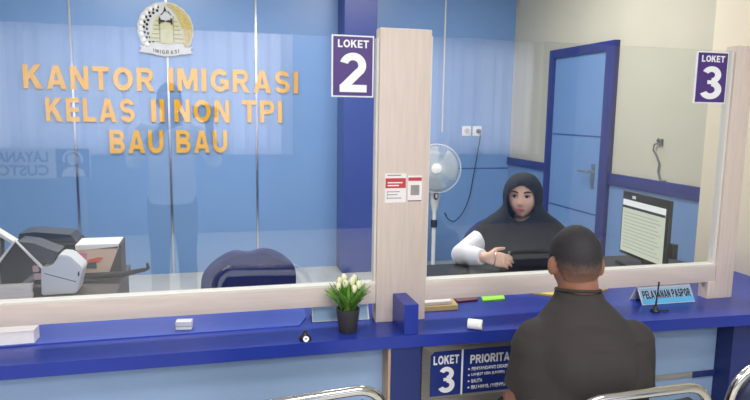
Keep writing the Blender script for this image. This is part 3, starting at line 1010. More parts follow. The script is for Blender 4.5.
# ================================================================== DESK EQUIPMENT, LEFT WINDOW
Y0 = 2.76
mc = thing('document_machine', 'pale grey angular desk machine with an open black lid behind the left window', 'machine', (0, 0, 0))
bm = bmesh.new()
add_prism(bm, [(-0.675, 0.868), (-0.627, 0.872), (-0.607, 0.918), (-0.566, 0.912), (-0.518, 0.858), (-0.545, 0.752), (-0.679, 0.7505)], 0.12, 'Y', Y0)
bmesh.ops.bevel(bm, geom=list(bm.edges), offset=0.005, segments=2, affect='EDGES')
bo = obj('body', bm, M['grey_plastic'], mc, smooth=True)
bm = bmesh.new(); add_prism(bm, [(-0.664, 0.846), (-0.664, 0.842), (-0.545, 0.80), (-0.545, 0.804)], -0.0015, 'Y', Y0 + 0.0005)
obj('panel_seam', bm, M['mid_grey'], bo)
bm = bmesh.new(); add_prism(bm, [(-0.538, 0.822), (-0.531, 0.830), (-0.531, 0.848), (-0.538, 0.84)], -0.002, 'Y', Y0 + 0.001)
obj('slot', bm, M['black'], bo)
bm = bmesh.new()
add_prism(bm, [(-0.835, 0.885), (-0.768, 0.974), (-0.684, 0.868), (-0.687, 0.79), (-0.83, 0.80)], 0.14, 'Y', 2.79)
ld = obj('lid', bm, M['black'], mc)
bm = bmesh.new()
add_tube(bm, [(-0.845, 2.786, 0.878), (-0.768, 2.786, 0.978), (-0.672, 2.786, 0.858)], 0.0065, 8)
obj('lid_rim', bm, M['white'], ld)
bm = bmesh.new()
add_prism(bm, [(-0.764, 0.972), (-0.705, 0.962), (-0.640, 0.930), (-0.615, 0.922), (-0.635, 0.885), (-0.69, 0.872)], 0.12, 'Y', 2.80)
obj('feed_tray', bm, M['dark_grey'], mc)
bm = bmesh.new()
add_box(bm, -0.71, -0.687, 2.775, 2.80, 0.846, 0.872, 0.004)
add_box(bm, -0.705, -0.675, 2.77, 2.79, 0.815, 0.84, 0.004)
obj('latch', bm, M['latch'], mc)
bm = bmesh.new()
add_tube(bm, [(-0.80, 2.78, 0.772), (-0.75, 2.78, 0.79), (-0.70, 2.79, 0.83)], 0.014, 10)
obj('roller', bm, M['mid_grey'], mc, smooth=True)

pr = thing('desk_printer', 'black desk printer behind the grey machine', 'printer', (-0.715, 3.14, 0.7505))
bm = bmesh.new(); add_box(bm, -0.15, 0.125, -0.06, 0.11, 0, 0.16, 0.018, 3); bo = obj('body', bm, M['black'], pr, smooth=True)
bm = bmesh.new(); add_prism(bm, [(-0.13, 0.155), (-0.12, 0.20), (-0.06, 0.206), (0.09, 0.188), (0.115, 0.155)], 0.15, 'Y', -0.05); obj('scanner_lid', bm, M['dark_grey'], pr)
box('paper_slot', -0.10, 0.10, -0.064, -0.055, 0.10, 0.125, M['mid_grey'], bo)

ps = thing('document_stand', 'white tilted document stand at the far left behind the glass', 'document stand', (-1.0, 2.98, 0.7505))
bm = bmesh.new(); add_prism(bm, [(0.05, 0.30), (0.20, 0.185), (0.195, 0.175), (0.04, 0.285)], 0.06, 'Y', -0.05); obj('sheet_plate', bm, M['white'], ps)
bm = bmesh.new(); add_prism(bm, [(0.0, 0), (0.13, 0), (0.135, 0.22), (0.11, 0.24), (0.01, 0.05)], 0.05, 'Y', -0.045); obj('support', bm, M['mid_grey'], ps)

tb = thing('document_box', 'tan box with white top and papers beside the printer', 'box', (-0.485, 3.0, 0.7502))
tb.scale = (1, 1, 0.88)
bm = bmesh.new()
add_prism(bm, [(-0.10, 0.0), (0.022, 0.0), (0.078, 0.165), (-0.10, 0.150)], 0.012, 'Y', 0)
obj('front_panel', bm, M['tan'], tb)
bm = bmesh.new()
add_prism(bm, [(0.022, 0.0), (0.085, 0.0), (0.085, 0.176), (0.078, 0.176)], 0.16, 'Y', 0.001)
obj('side_panel', bm, M['brown'], tb)
bm = bmesh.new(); add_box(bm, -0.105, 0.078, 0.0, 0.16, 0.152, 0.18, 0.003)
obj('top_tray', bm, M['white'], tb)
bm = bmesh.new(); add_prism(bm, [(-0.098, 0.09), (-0.062, 0.09), (-0.055, 0.135), (-0.09, 0.142)], -0.004, 'Y', 0)
obj('pink_slip', bm, M['pink'], tb)
bm = bmesh.new(); add_prism(bm, [(-0.06, 0.092), (-0.01, 0.085), (0.012, 0.108), (-0.01, 0.112), (-0.05, 0.102)], -0.006, 'Y', 0)
obj('orange_slip', bm, M['orange'], tb)
bm = bmesh.new(); add_prism(bm, [(-0.09, 0.06), (-0.02, 0.055), (-0.02, 0.09), (-0.09, 0.085)], -0.007, 'Y', 0)
obj('slot', bm, M['dark_grey'], tb)

ga = thing('gooseneck_arm', 'black curved gooseneck arm reaching over the left desk edge', 'arm', (0, 0, 0))
bm = bmesh.new()
add_tube(bm, [(-0.60, 2.97, 0.769), (-0.53, 2.96, 0.771), (-0.455, 2.94, 0.778), (-0.38, 2.92, 0.785), (-0.325, 2.90, 0.800), (-0.285, 2.88, 0.812), (-0.272, 2.87, 0.820), (-0.276, 2.865, 0.845)], [0.016, 0.016, 0.015, 0.013, 0.011, 0.009, 0.008, 0.006], 10)
obj('neck', bm, M['black'], ga, smooth=True)
bm = bmesh.new(); add_tube(bm, [(-0.60, 2.945, 0.759), (-0.50, 2.935, 0.759), (-0.44, 2.935, 0.765)], 0.006, 8); obj('cable', bm, M['dark_grey'], ga, smooth=True)

bm = bmesh.new()
for k in range(9):
    dx, dy = random.uniform(-0.003, 0.003), random.uniform(-0.003, 0.003)
    add_box(bm, -0.93 + dx, -0.705 + dx, 2.733 + dy, 2.757 + dy, 0.7505 + 0.0065 * k, 0.7555 + 0.0065 * k)
tag(obj('paper_stack', bm, M['paper']), 'stack of white papers on the desk at the lower left behind the glass', 'papers')
bm = bmesh.new()
add_prism(bm, [(-0.95, 2.165), (-0.565, 2.181), (-0.562, 2.235), (-0.95, 2.24)], 0.042, 'Z', 0.7545)
tag(obj('paper_pad', bm, M['paper']), 'white paper pad on the counter under the left end of the rail', 'papers')

# ================================================================== COUNTER-TOP ITEMS
zc = 0.7502
bm = bmesh.new(); add_box(bm, -0.028, 0.028, -0.018, 0.018, 0, 0.030, 0.004)
o = thing('small_dispenser', 'small white box on the counter under the left rail', 'box', (-0.098, 2.222, 0.7545), R(-6))
obj('body', bm, M['white'], o, smooth=True)
box('lid_line', -0.0285, 0.0285, -0.0186, 0.0186, 0.012, 0.014, M['sticker_grey'], o)

pn = thing('pen_stand', 'black pen stand base with a white sticker on the counter left of the plant', 'pen stand', (0.300, 2.032, zc))
bm = bmesh.new(); add_lathe(bm, [(0.017, 0), (0.020, 0.003), (0.019, 0.010), (0.010, 0.018), (0.006, 0.024), (0.005, 0.034)], 24); obj('base', bm, M['black'], pn, smooth=True)
bm = bmesh.new(); add_lathe(bm, [(0.010, 0), (0.010, 0.002)], 18, mx=Matrix.Translation((0.0, -0.0165, 0.0085)) @ Matrix.Rotation(R(62), 4, 'X')); obj('sticker', bm, M['white'], pn)
pn = thing('pen_stand', 'black pen stand with an upright pen in front of the PELAYANAN PASPOR sign', 'pen stand', (1.697, 2.048, zc))
bm = bmesh.new(); add_lathe(bm, [(0.017, 0), (0.019, 0.003), (0.017, 0.009), (0.010, 0.015), (0.006, 0.022)], 24); obj('base', bm, M['black'], pn, smooth=True)
bm = bmesh.new(); add_tube(bm, [(0, 0, 0.02), (0.006, 0.002, 0.07), (0.014, 0.008, 0.118)], [0.004, 0.0028, 0.0036], 10); obj('pen', bm, M['black'], pn, smooth=True)
bm = bmesh.new()
add_tube(bm, [(0.02 + 0.03 * t_ + 0.004 * math.cos(t_ * 30), -0.012 + 0.004 * math.sin(t_ * 30), 0.006) for t_ in [k / 40 for k in range(41)]], 0.0022, 6)
obj('coil_cord', bm, M['black'], pn, smooth=True)

tr_ = thing('tape_roll', 'white roll lying on its side at the counter edge', 'roll', (0.908, 2.008, zc + 0.0185), R(-32))
bm = bmesh.new(); add_lathe(bm, [(0.0165, -0.026), (0.0185, -0.024), (0.0185, 0.024), (0.0165, 0.026)], 28, mx=Matrix.Rotation(R(90), 4, 'Y')); obj('roll_body', bm, M['tape'], tr_, smooth=True)
bm = bmesh.new(); add_lathe(bm, [(0.008, 0.0255), (0.008, 0.0268)], 20, mx=Matrix.Rotation(R(90), 4, 'Y')); obj('core_hole', bm, M['mid_grey'], tr_)

def flat(name, label, cat, pts, z0, z1, m):
    bm = bmesh.new()
    add_prism(bm, pts, z1 - z0, 'Z', z0)
    return tag(obj(name, bm, m), label, cat)
flat('manila_envelope', 'tan envelope pad under the white paper right of the middle post', 'envelope', [(0.775, 2.238), (0.935, 2.235), (0.955, 2.36), (0.775, 2.40)], zc, zc + 0.018, M['envelope'])
flat('white_paper', 'white paper sheets on the tan envelope right of the middle post', 'papers', [(0.775, 2.252), (0.915, 2.255), (0.940, 2.37), (0.775, 2.405)], zc + 0.0185, zc + 0.030, M['paper'])
flat('maroon_booklet', 'dark maroon booklet lying under the right rail', 'booklet', [(0.968, 2.316), (1.060, 2.325), (1.085, 2.40), (0.962, 2.41)], zc, zc + 0.007, M['maroon'])
flat('sticky_notes', 'lime green sticky note pad under the right rail', 'notepad', [(1.075, 2.306), (1.177, 2.315), (1.207, 2.395), (1.100, 2.390)], zc, zc + 0.006, M['green_pad'])
flat('yellow_folder', 'yellow folder lying under the rail beside the seated man', 'folder', [(1.335, 2.375), (1.45, 2.27), (1.70, 2.36), (1.62, 2.50), (1.36, 2.46)], zc, zc + 0.008, M['yellow'])
flat('folded_note', 'small white folded note left of the yellow folder', 'note', [(1.272, 2.395), (1.330, 2.385), (1.35, 2.44), (1.29, 2.45)], zc, zc + 0.010, M['paper'])

# potted plant
pt = thing('potted_tulips', 'artificial cream tulips in a dark grey pot on the counter', 'potted plant', (0.458, 2.082, zc))
bm = bmesh.new(); add_lathe(bm, [(0.030, 0), (0.032, 0.003), (0.041, 0.080), (0.041, 0.086), (0.037, 0.086), (0.035, 0.074)], 32); obj('pot', bm, M['pot'], pt, smooth=True)
bm = bmesh.new(); add_lathe(bm, [(0.034, 0.070), (0.034, 0.076)], 24); obj('soil', bm, M['soil'], pt)
rnd = random.Random(3)
def blade(bm, a, r0, lean, h, wd):
    c = Vector((r0 * math.cos(a), r0 * math.sin(a), 0.075))
    out = Vector((math.cos(a), math.sin(a), 0)); side = Vector((-math.sin(a), math.cos(a), 0))
    L, Rr, C = [], [], []
    for k in range(7):
        t_ = k / 6
        p = c + out * lean * t_ ** 1.6 + Vector((0, 0, h * t_))
        ww = wd * (0.55 + 0.9 * t_) * (1 - t_ ** 3) + 0.0004
        L.append(bm.verts.new(p - side * ww + out * 0.002)); C.append(bm.verts.new(p)); Rr.append(bm.verts.new(p + side * ww + out * 0.002))
    for k in range(6):
        bm.faces.new((L[k], C[k], C[k + 1], L[k + 1])); bm.faces.new((C[k], Rr[k], Rr[k + 1], C[k + 1]))
for k in range(96):
    bm = bmesh.new()
    a = rnd.uniform(0, 2 * PI)
    q = rnd.random()
    blade(bm, a, rnd.uniform(0.004, 0.026), 0.012 + 0.064 * q, rnd.uniform(0.085, 0.120) - 0.035 * q * q, rnd.uniform(0.0045, 0.0068))
    o = obj('leaf', bm, M['leaf'] if rnd.random() < 0.65 else M['leaf_light'], pt, smooth=True)
    o.modifiers.new('t', 'SOLIDIFY').thickness = 0.0012
for k, (bx_, by_, bz_) in enumerate(((-0.038, -0.015, 0.170), (-0.018, -0.03, 0.184), (0.006, -0.028, 0.190), (0.012, -0.035, 0.166), (0.040, -0.005, 0.168), (0.025, 0.02, 0.187), (-0.012, 0.022, 0.192), (-0.03, 0.012, 0.182), (0.03, -0.03, 0.178))):
    bm = bmesh.new()
    add_tube(bm, [(bx_ * 0.3, by_ * 0.3, 0.072), (bx_ * 0.8, by_ * 0.8, bz_ * 0.72), (bx_, by_, bz_ - 0.008)], 0.0018, 6)
    bz_ -= 0.006
    st = obj('stem', bm, M['leaf_light'], pt, smooth=True)
    bm = bmesh.new()
    prof = [(0.003, -0.012), (0.0085, -0.004), (0.0100, 0.004), (0.008, 0.012), (0.0035, 0.018)]
    add_lathe(bm, prof, 12, (bx_, by_, bz_))
    for v in bm.verts:
        d = Vector((v.co.x - bx_, v.co.y - by_, 0))
        if d.length > 1e-6:
            ang = math.atan2(d.y, d.x)
            v.co += d * (0.14 * math.cos(3 * ang))
    obj('bud', bm, M['bud'], st, smooth=True)

# ================================================================== MONITOR
mo = thing('computer_monitor', 'black computer monitor showing a pale page behind the right window', 'monitor', (2.115, 2.69, 0.7505), R(-6))
mo.scale = (1, 1, 1.045)
# screen faces -X ; width along Y, height along Z
HY = 0.205
def mxs(o):
    o.rotation_euler = (0, 0, 0)
    return o
bm = bmesh.new(); add_box(bm, 0.0, 0.022, -HY, HY, 0.035, 0.357, 0.006); cs = obj('casing', bm, M['black'], mo, smooth=True)
bm = bmesh.new(); add_box(bm, 0.022, 0.055, -0.12, 0.12, 0.09, 0.29, 0.012); obj('rear_hump', bm, M['black'], mo, smooth=True)
bm = bmesh.new(); add_box(bm, -0.0015, 0.001, -HY + 0.022, HY - 0.012, 0.052, 0.316); sc_ = obj('screen', bm, M['screen'], mo)
bm = bmesh.new(); add_box(bm, -0.0025, -0.0015, -HY + 0.022, HY - 0.012, 0.286, 0.316); obj('toolbar', bm, M['screen_bar'], sc_)
bm = bmesh.new(); add_box(bm, -0.003, -0.0020, -HY + 0.022, HY - 0.012, 0.274, 0.287); obj('menu_band', bm, M['screen_dark'], sc_)
bm = bmesh.new()
for k in range(11):
    add_box(bm, -0.0022, -0.0015, -HY + 0.05 + 0.02 * (k % 3), HY - 0.03, 0.075 + 0.0175 * k, 0.0785 + 0.0175 * k)
obj('text_lines', bm, M['screen_line'], sc_)
bm = bmesh.new(); add_box(bm, -0.002, 0.001, HY - 0.125, HY - 0.095, 0.326, 0.340); obj('badge', bm, M['white'], mo)
bm = bmesh.new(); add_box(bm, 0.025, 0.055, -0.035, 0.035, 0.0, 0.15, 0.006); obj('stand_neck', bm, M['black'], mo, smooth=True)
bm = bmesh.new(); add_box(bm, -0.07, 0.12, -0.12, 0.12, 0.0, 0.014, 0.006); obj('stand_base', bm, M['black'], mo, smooth=True)
bm = bmesh.new(); add_box(bm, 0.022, 0.05, -HY - 0.02, -HY + 0.02, 0.09, 0.16, 0.005); obj('side_bracket', bm, M['black'], mo, smooth=True)

# ================================================================== WAITING CHAIRS
def waiting_chair(label, loc, rz):
    """row chair, seat towards +Y, chrome back hoop at the rear (-Y)"""
    t = thing('waiting_chair', label, 'chair', loc, rz, 'chrome framed waiting chairs')
    hw, r_, zt, zb = 0.215, 0.085, 0.80, 0.36
    lean = lambda z: -0.02 - 0.20 * (z - zb)
    pth = []
    pth.append((-hw + 0.01, lean(zb), zb))
    pth.append((-hw, lean(0.55), 0.55))
    for k in range(9):
        a = PI - (PI / 2) * k / 8
        z = zt - r_ + r_ * math.sin(a)
        pth.append((-hw + r_ + r_ * math.cos(a), lean(z), z))
    for k in range(9):
        a = PI / 2 - (PI / 2) * k / 8
        z = zt - r_ + r_ * math.sin(a)
        pth.append((hw - r_ + r_ * math.cos(a), lean(z), z))
    pth.append((hw, lean(0.55), 0.55))
    pth.append((hw - 0.01, lean(zb), zb))
    bm = bmesh.new(); add_tube(bm, pth, 0.013, 14); bf = obj('back_frame', bm, M['chrome'], t, smooth=True)
    bm = bmesh.new()
    g = []
    for i in range(9):
        z = 0.47 + 0.29 * i / 8
        ins = 0.035 if i == 8 else (0.012 if i == 7 else 0)
        g.append([bm.verts.new(((hw - 0.02 - ins) * (-1 + 2 * j / 8), lean(z) - 0.012 * (1 - (-1 + j / 4) ** 2), z)) for j in range(9)])
    for a, b in zip(g, g[1:]):
        for j in range(8):
            bm.faces.new((a[j], a[j + 1], b[j + 1], b[j]))
    o = obj('backrest', bm, M['seat_navy'], t, smooth=True)
    s = o.modifiers.new('t', 'SOLIDIFY'); s.thickness = 0.03; s.offset = 0
    bm = bmesh.new(); add_box(bm, -0.21, 0.21, -0.03, 0.38, 0.385, 0.425, 0.015, 3); obj('seat', bm, M['seat_navy'], t, smooth=True)
    bm = bmesh.new()
    add_tube(bm, [(-hw + 0.01, lean(zb), zb), (-hw + 0.01, 0.0, 0.366), (-hw + 0.01, 0.36, 0.37), (-hw + 0.04, 0.395, 0.37), (hw - 0.04, 0.395, 0.37), (hw - 0.01, 0.36, 0.37), (hw - 0.01, 0.0, 0.366), (hw - 0.01, lean(zb), zb)], 0.012, 10)
    obj('seat_frame', bm, M['chrome'], t, smooth=True)
    for sx in (-1, 1):
        for y0, y1 in ((0.33, 0.37), (0.02, -0.06)):
            bm = bmesh.new()
            add_tube(bm, [(sx * (hw - 0.012), y0, 0.366), (sx * (hw - 0.005), y1, 0.012)], 0.012, 10)
            lg = obj('leg', bm, M['chrome'], t, smooth=True)
            bm = bmesh.new(); add_lathe(bm, [(0.017, 0), (0.017, 0.02)], 14, (sx * (hw - 0.005), y1, 0)); obj('rubber_foot', bm, M['black'], lg)
    return t
def chair_at(label, x, y, rz):
    """x,y = world position of the middle of the top of the back hoop"""
    off = Matrix.Rotation(rz, 3, 'Z') @ Vector((0, -0.02 - 0.20 * 0.44, 0))
    return waiting_chair(label, (x - off.x, y - off.y, 0), rz)
chair_at('empty chrome framed waiting chair in front of the counter at bottom centre', 0.225, 1.49, R(7))
chair_at('chrome framed waiting chair that the man in the dark shirt sits on', 1.09, 1.325, R(1))
chair_at('chrome framed waiting chair at the right edge of the photo', 1.68, 1.42, R(4))


# ================================================================== PEOPLE
def head_verts(bm, c, rotm, s=1.0, female=False, grow=0.0, u=56, v=40):
    """face towards local -Y"""
    res = bmesh.ops.create_uvsphere(bm, u_segments=u, v_segments=v, radius=1.0)
    for vt in res['verts']:
        d = vt.co.normalized()
        x, y, z = d
        A, B, C = (0.080 if female else 0.075) + grow, 0.096 + grow, 0.116 + grow
        lat, dep = 1.0, 1.0
        if z < -0.15:
            t_ = (-z - 0.15) / 0.85
            lat = 1 - (0.30 if not female else 0.34) * t_ ** 1.3
            if y > 0:
                dep = 1 - 0.45 * t_
            else:
                dep = 1 + 0.02 * t_
        if z > 0.2:
            lat *= 1.0 + 0.06 * math.sin((z - 0.2) * 3)
        if y < 0:
            dep *= 0.93
        p = Vector((x * A * lat, y * B * dep, z * C))
        if y < -0.2 and grow == 0.0:
            f = p.x; g = p.z
            dy = 0.0
            dy -= 0.020 * math.exp(-(f / 0.011) ** 2) * (math.exp(-((g + 0.022) / 0.014) ** 2) + 0.45 * math.exp(-((g - 0.004) / 0.020) ** 2))
            dy -= 0.006 * math.exp(-((abs(f) - 0.009) / 0.008) ** 2 - ((g + 0.030) / 0.008) ** 2)
            dy += 0.011 * math.exp(-((abs(f) - 0.031) / 0.015) ** 2 - ((g - 0.010) / 0.011) ** 2)
            dy -= 0.004 * math.exp(-((abs(f) - 0.03) / 0.02) ** 2 - ((g - 0.034) / 0.010) ** 2)
            dy -= 0.007 * math.exp(-(f / 0.020) ** 2 - ((g + 0.058) / 0.008) ** 2)
            dy -= 0.004 * math.exp(-((abs(f) - 0.04) / 0.018) ** 2 - ((g + 0.03) / 0.02) ** 2)
            dy -= 0.009 * math.exp(-(f / 0.02) ** 2 - ((g + 0.095) / 0.016) ** 2)
            p.y += dy
        vt.co = Vector(c) + rotm @ (p * s)
    return res['verts']


def add_ears(bm, c, rotm, s):
    for sx in (-1, 1):
        add_ball(bm, Vector(c) + rotm @ (Vector((sx * 0.082, 0.012, -0.006)) * s), 0.03 * s, 0.34, 0.62, 1.05, 16, 12, rotm @ Matrix.Rotation(sx * 0.35, 3, 'Z'))


def add_hand(bm, wrist, fdir, palm_n, thumb_dir, curl=0.5, s=1.0, spread=0.16):
    """palm + five fingers; fdir finger direction, palm_n outward normal of palm, thumb_dir side of the thumb"""
    f = Vector(fdir).normalized()
    n = (Vector(palm_n) - f * Vector(palm_n).dot(f)).normalized()
    t_ = (Vector(thumb_dir) - f * Vector(thumb_dir).dot(f) - n * Vector(thumb_dir).dot(n)).normalized()
    w_ = Vector(wrist)
    add_loft(bm, [(w_ - f * 0.01 * s, t_ * 0.026 * s, n * 0.019 * s), (w_ + f * 0.03 * s, t_ * 0.036 * s, n * 0.016 * s), (w_ + f * 0.07 * s, t_ * 0.041 * s, n * 0.014 * s), (w_ + f * 0.092 * s, t_ * 0.038 * s, n * 0.011 * s)], 18, 2.4)
    for i, (off, L, r_) in enumerate(((0.029, 0.072, 0.0088), (0.010, 0.080, 0.0090), (-0.010, 0.074, 0.0085), (-0.028, 0.058, 0.0076))):
        base = w_ + f * (0.082 if i in (1, 2) else 0.076) * s + t_ * off * s
        d = (f + t_ * spread * off / 0.03).normalized()
        pts = [base - d * 0.02 * s]
        p = base
        cur = d
        for k, fr in enumerate((0.45, 0.32, 0.23)):
            ax = cur.cross(n).normalized()
            cur = (cur + n * math.tan(curl * (0.35 + 0.3 * k + 0.08 * i))).normalized()
            p = p + cur * L * fr * s
            pts.append(p)
        add_limb(bm, [pts[0], base, *pts[1:]] if False else pts, [r_ * s, r_ * s * 0.97, r_ * s * 0.9, r_ * s * 0.78], 12)
    base = w_ + f * 0.022 * s + t_ * 0.026 * s
    d1 = (t_ * 0.85 + f * 0.75 + n * 0.35).normalized()
    d2 = (t_ * 0.45 + f * 1.0 + n * 0.45).normalized()
    p1 = base + d1 * 0.042 * s
    p2 = p1 + d2 * 0.032 * s
    p3 = p2 + d2 * 0.024 * s
    add_limb(bm, [base, p1, p2, p3], [0.0125 * s, 0.0108 * s, 0.0098 * s, 0.008 * s], 12)


def lerp(a, b, t_):
    return tuple(x + (y - x) * t_ for x, y in zip(a, b))


def add_arm(bm, sh, el, wr, rs, grow=0.0, stop=None):
    """tapered arm; rs shoulder, mid upper, elbow, mid fore, wrist"""
    pts = [sh, lerp(sh, el, 0.5), el, lerp(el, wr, 0.4), wr]
    rd = [r_ + grow for r_ in rs]
    add_limb(bm, pts, rd, 20)


def face_features(root, c, rotm, s, iris_dir=(0, -1, 0), brow_m=None, lip_m=None):
    c = Vector(c)
    for sx in (-1, 1):
        bm = bmesh.new()
        add_ball(bm, c + rotm @ (Vector((sx * 0.0315, -0.0765, 0.010)) * s), 0.0125 * s, 1.25, 0.55, 0.55, 20, 14, rotm)
        e = obj('eye', bm, M['eye_white'], root, smooth=True)
        bm = bmesh.new()
        add_ball(bm, c + rotm @ (Vector((sx * 0.0315 + iris_dir[0] * 0.004, -0.0805, 0.0105)) * s), 0.0085 * s, 1.0, 0.5, 0.95, 16, 10, rotm)
        obj('iris', bm, M['iris'], e, smooth=True)
        bm = bmesh.new()
        add_tube(bm, [c + rotm @ (Vector((sx * (0.0315 + 0.017 * k), -0.0875 + 0.004 * k * (1 if k > 0 else 0.2), 0.0185 - 0.006 * k * k)) * s) for k in (-1, -0.5, 0, 0.5, 1)], [0.0012 * s, 0.002 * s, 0.0022 * s, 0.002 * s, 0.0014 * s], 8)
        obj('eyelid_line', bm, M['brow'], e, smooth=True)
        bm = bmesh.new()
        add_tube(bm, [c + rotm @ (Vector((sx * (0.033 + 0.019 * k), -0.0905 + 0.0075 * (k + 1) * 0.6, 0.0355 - 0.005 * k * k + 0.001 * k)) * s) for k in (-1, -0.5, 0, 0.5, 1)], [0.0026 * s, 0.0044 * s, 0.0044 * s, 0.0036 * s, 0.002 * s], 8)
        obj('eyebrow', bm, brow_m or M['brow'], root, smooth=True)
    bm = bmesh.new()
    for dz, rr in ((-0.0535, 0.0042), (-0.0625, 0.0052)):
        add_tube(bm, [c + rotm @ (Vector((0.021 * k, -0.0965 + 0.010 * k * k, dz + 0.0025 * (1 if dz < -0.058 else -1) * k * k)) * s) for k in (-1, -0.6, -0.2, 0.2, 0.6, 1)], [0.0016 * s, rr * 0.8 * s, rr * s, rr * s, rr * 0.8 * s, 0.0016 * s], 10)
    obj('lips', bm, lip_m or M['lip'], root, smooth=True)


# ------------------------------------------------------------------ seated man, seen from behind
th = R(163)
man = thing('person', 'man in a dark short sleeved shirt seated with his back to the photo', 'person', (0.998, 1.470, 0.0), th)
Hm = Matrix.Rotation(R(2), 3, 'Z') @ Matrix.Rotation(R(5), 3, 'X')
hc = (0.019, -0.075, 1.096)
armr = [0.054, 0.048, 0.041, 0.038, 0.027]
HS = 0.87
SHL, ELL, WRL = (0.128, -0.030, 0.880), (0.166, -0.035, 0.640), (0.135, -0.30, 0.585)
SHR, ELR, WRR = (-0.142, -0.035, 0.882), (-0.180, -0.09, 0.645), (-0.13, -0.32, 0.60)
torso = [(0.42, 0.00, 0.165, 0.115), (0.52, 0.0, 0.165, 0.115), (0.62, -0.01, 0.155, 0.11), (0.72, -0.018, 0.172, 0.112), (0.80, -0.022, 0.180, 0.112), (0.87, -0.028, 0.162, 0.104), (0.920, -0.035, 0.130, 0.090), (0.956, -0.042, 0.100, 0.076), (0.988, -0.05, 0.074, 0.062), (1.012, -0.055, 0.056, 0.055)]
bm = bmesh.new()
add_loft(bm, [((0, y, z), (a, 0, 0), (0, b, 0)) for z, y, a, b in torso], 36, 2.3)
add_tube(bm, [(0, -0.05, 0.97), (0.010, -0.058, 1.02), (0.017, -0.064, 1.07)], [0.060, 0.056, 0.055], 24)
head_verts(bm, hc, Hm, HS)
add_ears(bm, hc, Hm, HS)
for sh, el, wr in ((SHL, ELL, WRL), (SHR, ELR, WRR)):
    add_arm(bm, sh, el, wr, armr)
add_hand(bm, WRL, (-0.25, -1, -0.35), (0, 0.3, -1), (-1, -0.2, 0), 0.45)
add_hand(bm, WRR, (0.25, -1, -0.40), (0, 0.3, -1), (1, -0.2, 0), 0.45)
for sx in (-1, 1):
    add_limb(bm, [(sx * 0.085, -0.01, 0.475), (sx * 0.095, -0.22, 0.470), (sx * 0.105, -0.44, 0.465)], [0.085, 0.075, 0.058], 20)
    add_limb(bm, [(sx * 0.105, -0.44, 0.465), (sx * 0.115, -0.43, 0.33), (sx * 0.13, -0.41, 0.09)], [0.056, 0.052, 0.038], 20)
    add_limb(bm, [(sx * 0.13, -0.395, 0.045), (sx * 0.14, -0.50, 0.035), (sx * 0.145, -0.56, 0.03)], [0.036, 0.034, 0.026], 16)
body = remesh_obj('body', bm, M['skin_m'], man, 0.006, 4)
face_features(man, hc, Hm, HS)
# shirt with short sleeves and collar
bm = bmesh.new()
add_loft(bm, [((0, y, z), (a + 0.013, 0, 0), (0, b + 0.013, 0)) for z, y, a, b in torso[:-2]] + [((0.008, -0.052, 1.004), (0.070, 0, 0), (0, 0.068, 0)), ((0.012, -0.056, 1.028), (0.063, 0, 0), (0, 0.064, 0))], 40, 2.3)
for sh, el, sx in ((SHL, ELL, 1), (SHR, ELR, -1)):
    mid = lerp(sh, el, 0.36)
    end = lerp(sh, el, 0.60)
    add_tube(bm, [lerp(sh, el, -0.02), lerp(sh, el, 0.2), mid, lerp(sh, el, 0.50), end], [0.061, 0.062, 0.062, 0.062, 0.064], 24)
    add_ball(bm, lerp(sh, el, -0.02), 0.061)
    # loose cloth between sleeve and side
    add_ball(bm, (sx * 0.12, -0.035, 0.862), 0.078, 1, 1.0, 0.9)
# back fullness
add_ball(bm, (0.0, 0.045, 0.83), 0.13, 1.05, 0.52, 0.95)
shirt = remesh_obj('shirt', bm, M['shirt'], man, 0.007, 5)
for v in shirt.data.vertices:
    if v.co.z < 0.9:
        q = mnoise.noise(Vector((v.co.x * 9, v.co.y * 9, v.co.z * 5)))
        v.co += Vector((v.co.x, v.co.y + 0.02, 0)).normalized() * (0.009 * q)
bm = bmesh.new()
cpts = []
for k in range(28):
    a = 2 * PI * k / 28
    cpts.append((0.012 + 0.0605 * math.cos(a), -0.058 + 0.061 * math.sin(a), 1.026 + 0.012 * math.sin(a)))
add_tube(bm, cpts, 0.0045, 10, closed=True)
col_ = obj('collar', bm, M['shirt'], shirt, smooth=True)
col_.scale = (1, 1, 1)
# trousers
bm = bmesh.new()
add_loft(bm, [((0, 0.0, 0.412), (0.160, 0, 0), (0, 0.12, 0)), ((0, 0.0, 0.48), (0.176, 0, 0), (0, 0.126, 0)), ((0, 0.0, 0.56), (0.172, 0, 0), (0, 0.122, 0))], 32, 2.3)
for sx in (-1, 1):
    add_limb(bm, [(sx * 0.085, -0.01, 0.475), (sx * 0.095, -0.22, 0.470), (sx * 0.105, -0.44, 0.465)], [0.088, 0.078, 0.066], 20)
    add_tube(bm, [(sx * 0.105, -0.44, 0.465), (sx * 0.115, -0.43, 0.33), (sx * 0.13, -0.41, 0.08)], [0.066, 0.063, 0.056], 20)
remesh_obj('trousers', bm, M['trousers'], man, 0.008, 4)
for sx in (-1, 1):
    bm = bmesh.new()
    add_loft(bm, [((sx * 0.13, -0.36, 0.035), (0.034, 0, 0), (0, 0, 0.035)), ((sx * 0.132, -0.41, 0.05), (0.042, 0, 0), (0, 0, 0.05)), ((sx * 0.138, -0.49, 0.04), (0.045, 0, 0), (0, 0, 0.04)), ((sx * 0.145, -0.57, 0.03), (0.042, 0, 0), (0, 0, 0.03)), ((sx * 0.15, -0.61, 0.024), (0.022, 0, 0), (0, 0, 0.02))], 20, 2.4)
    obj('shoe', bm, M['shoe'], man, smooth=True)
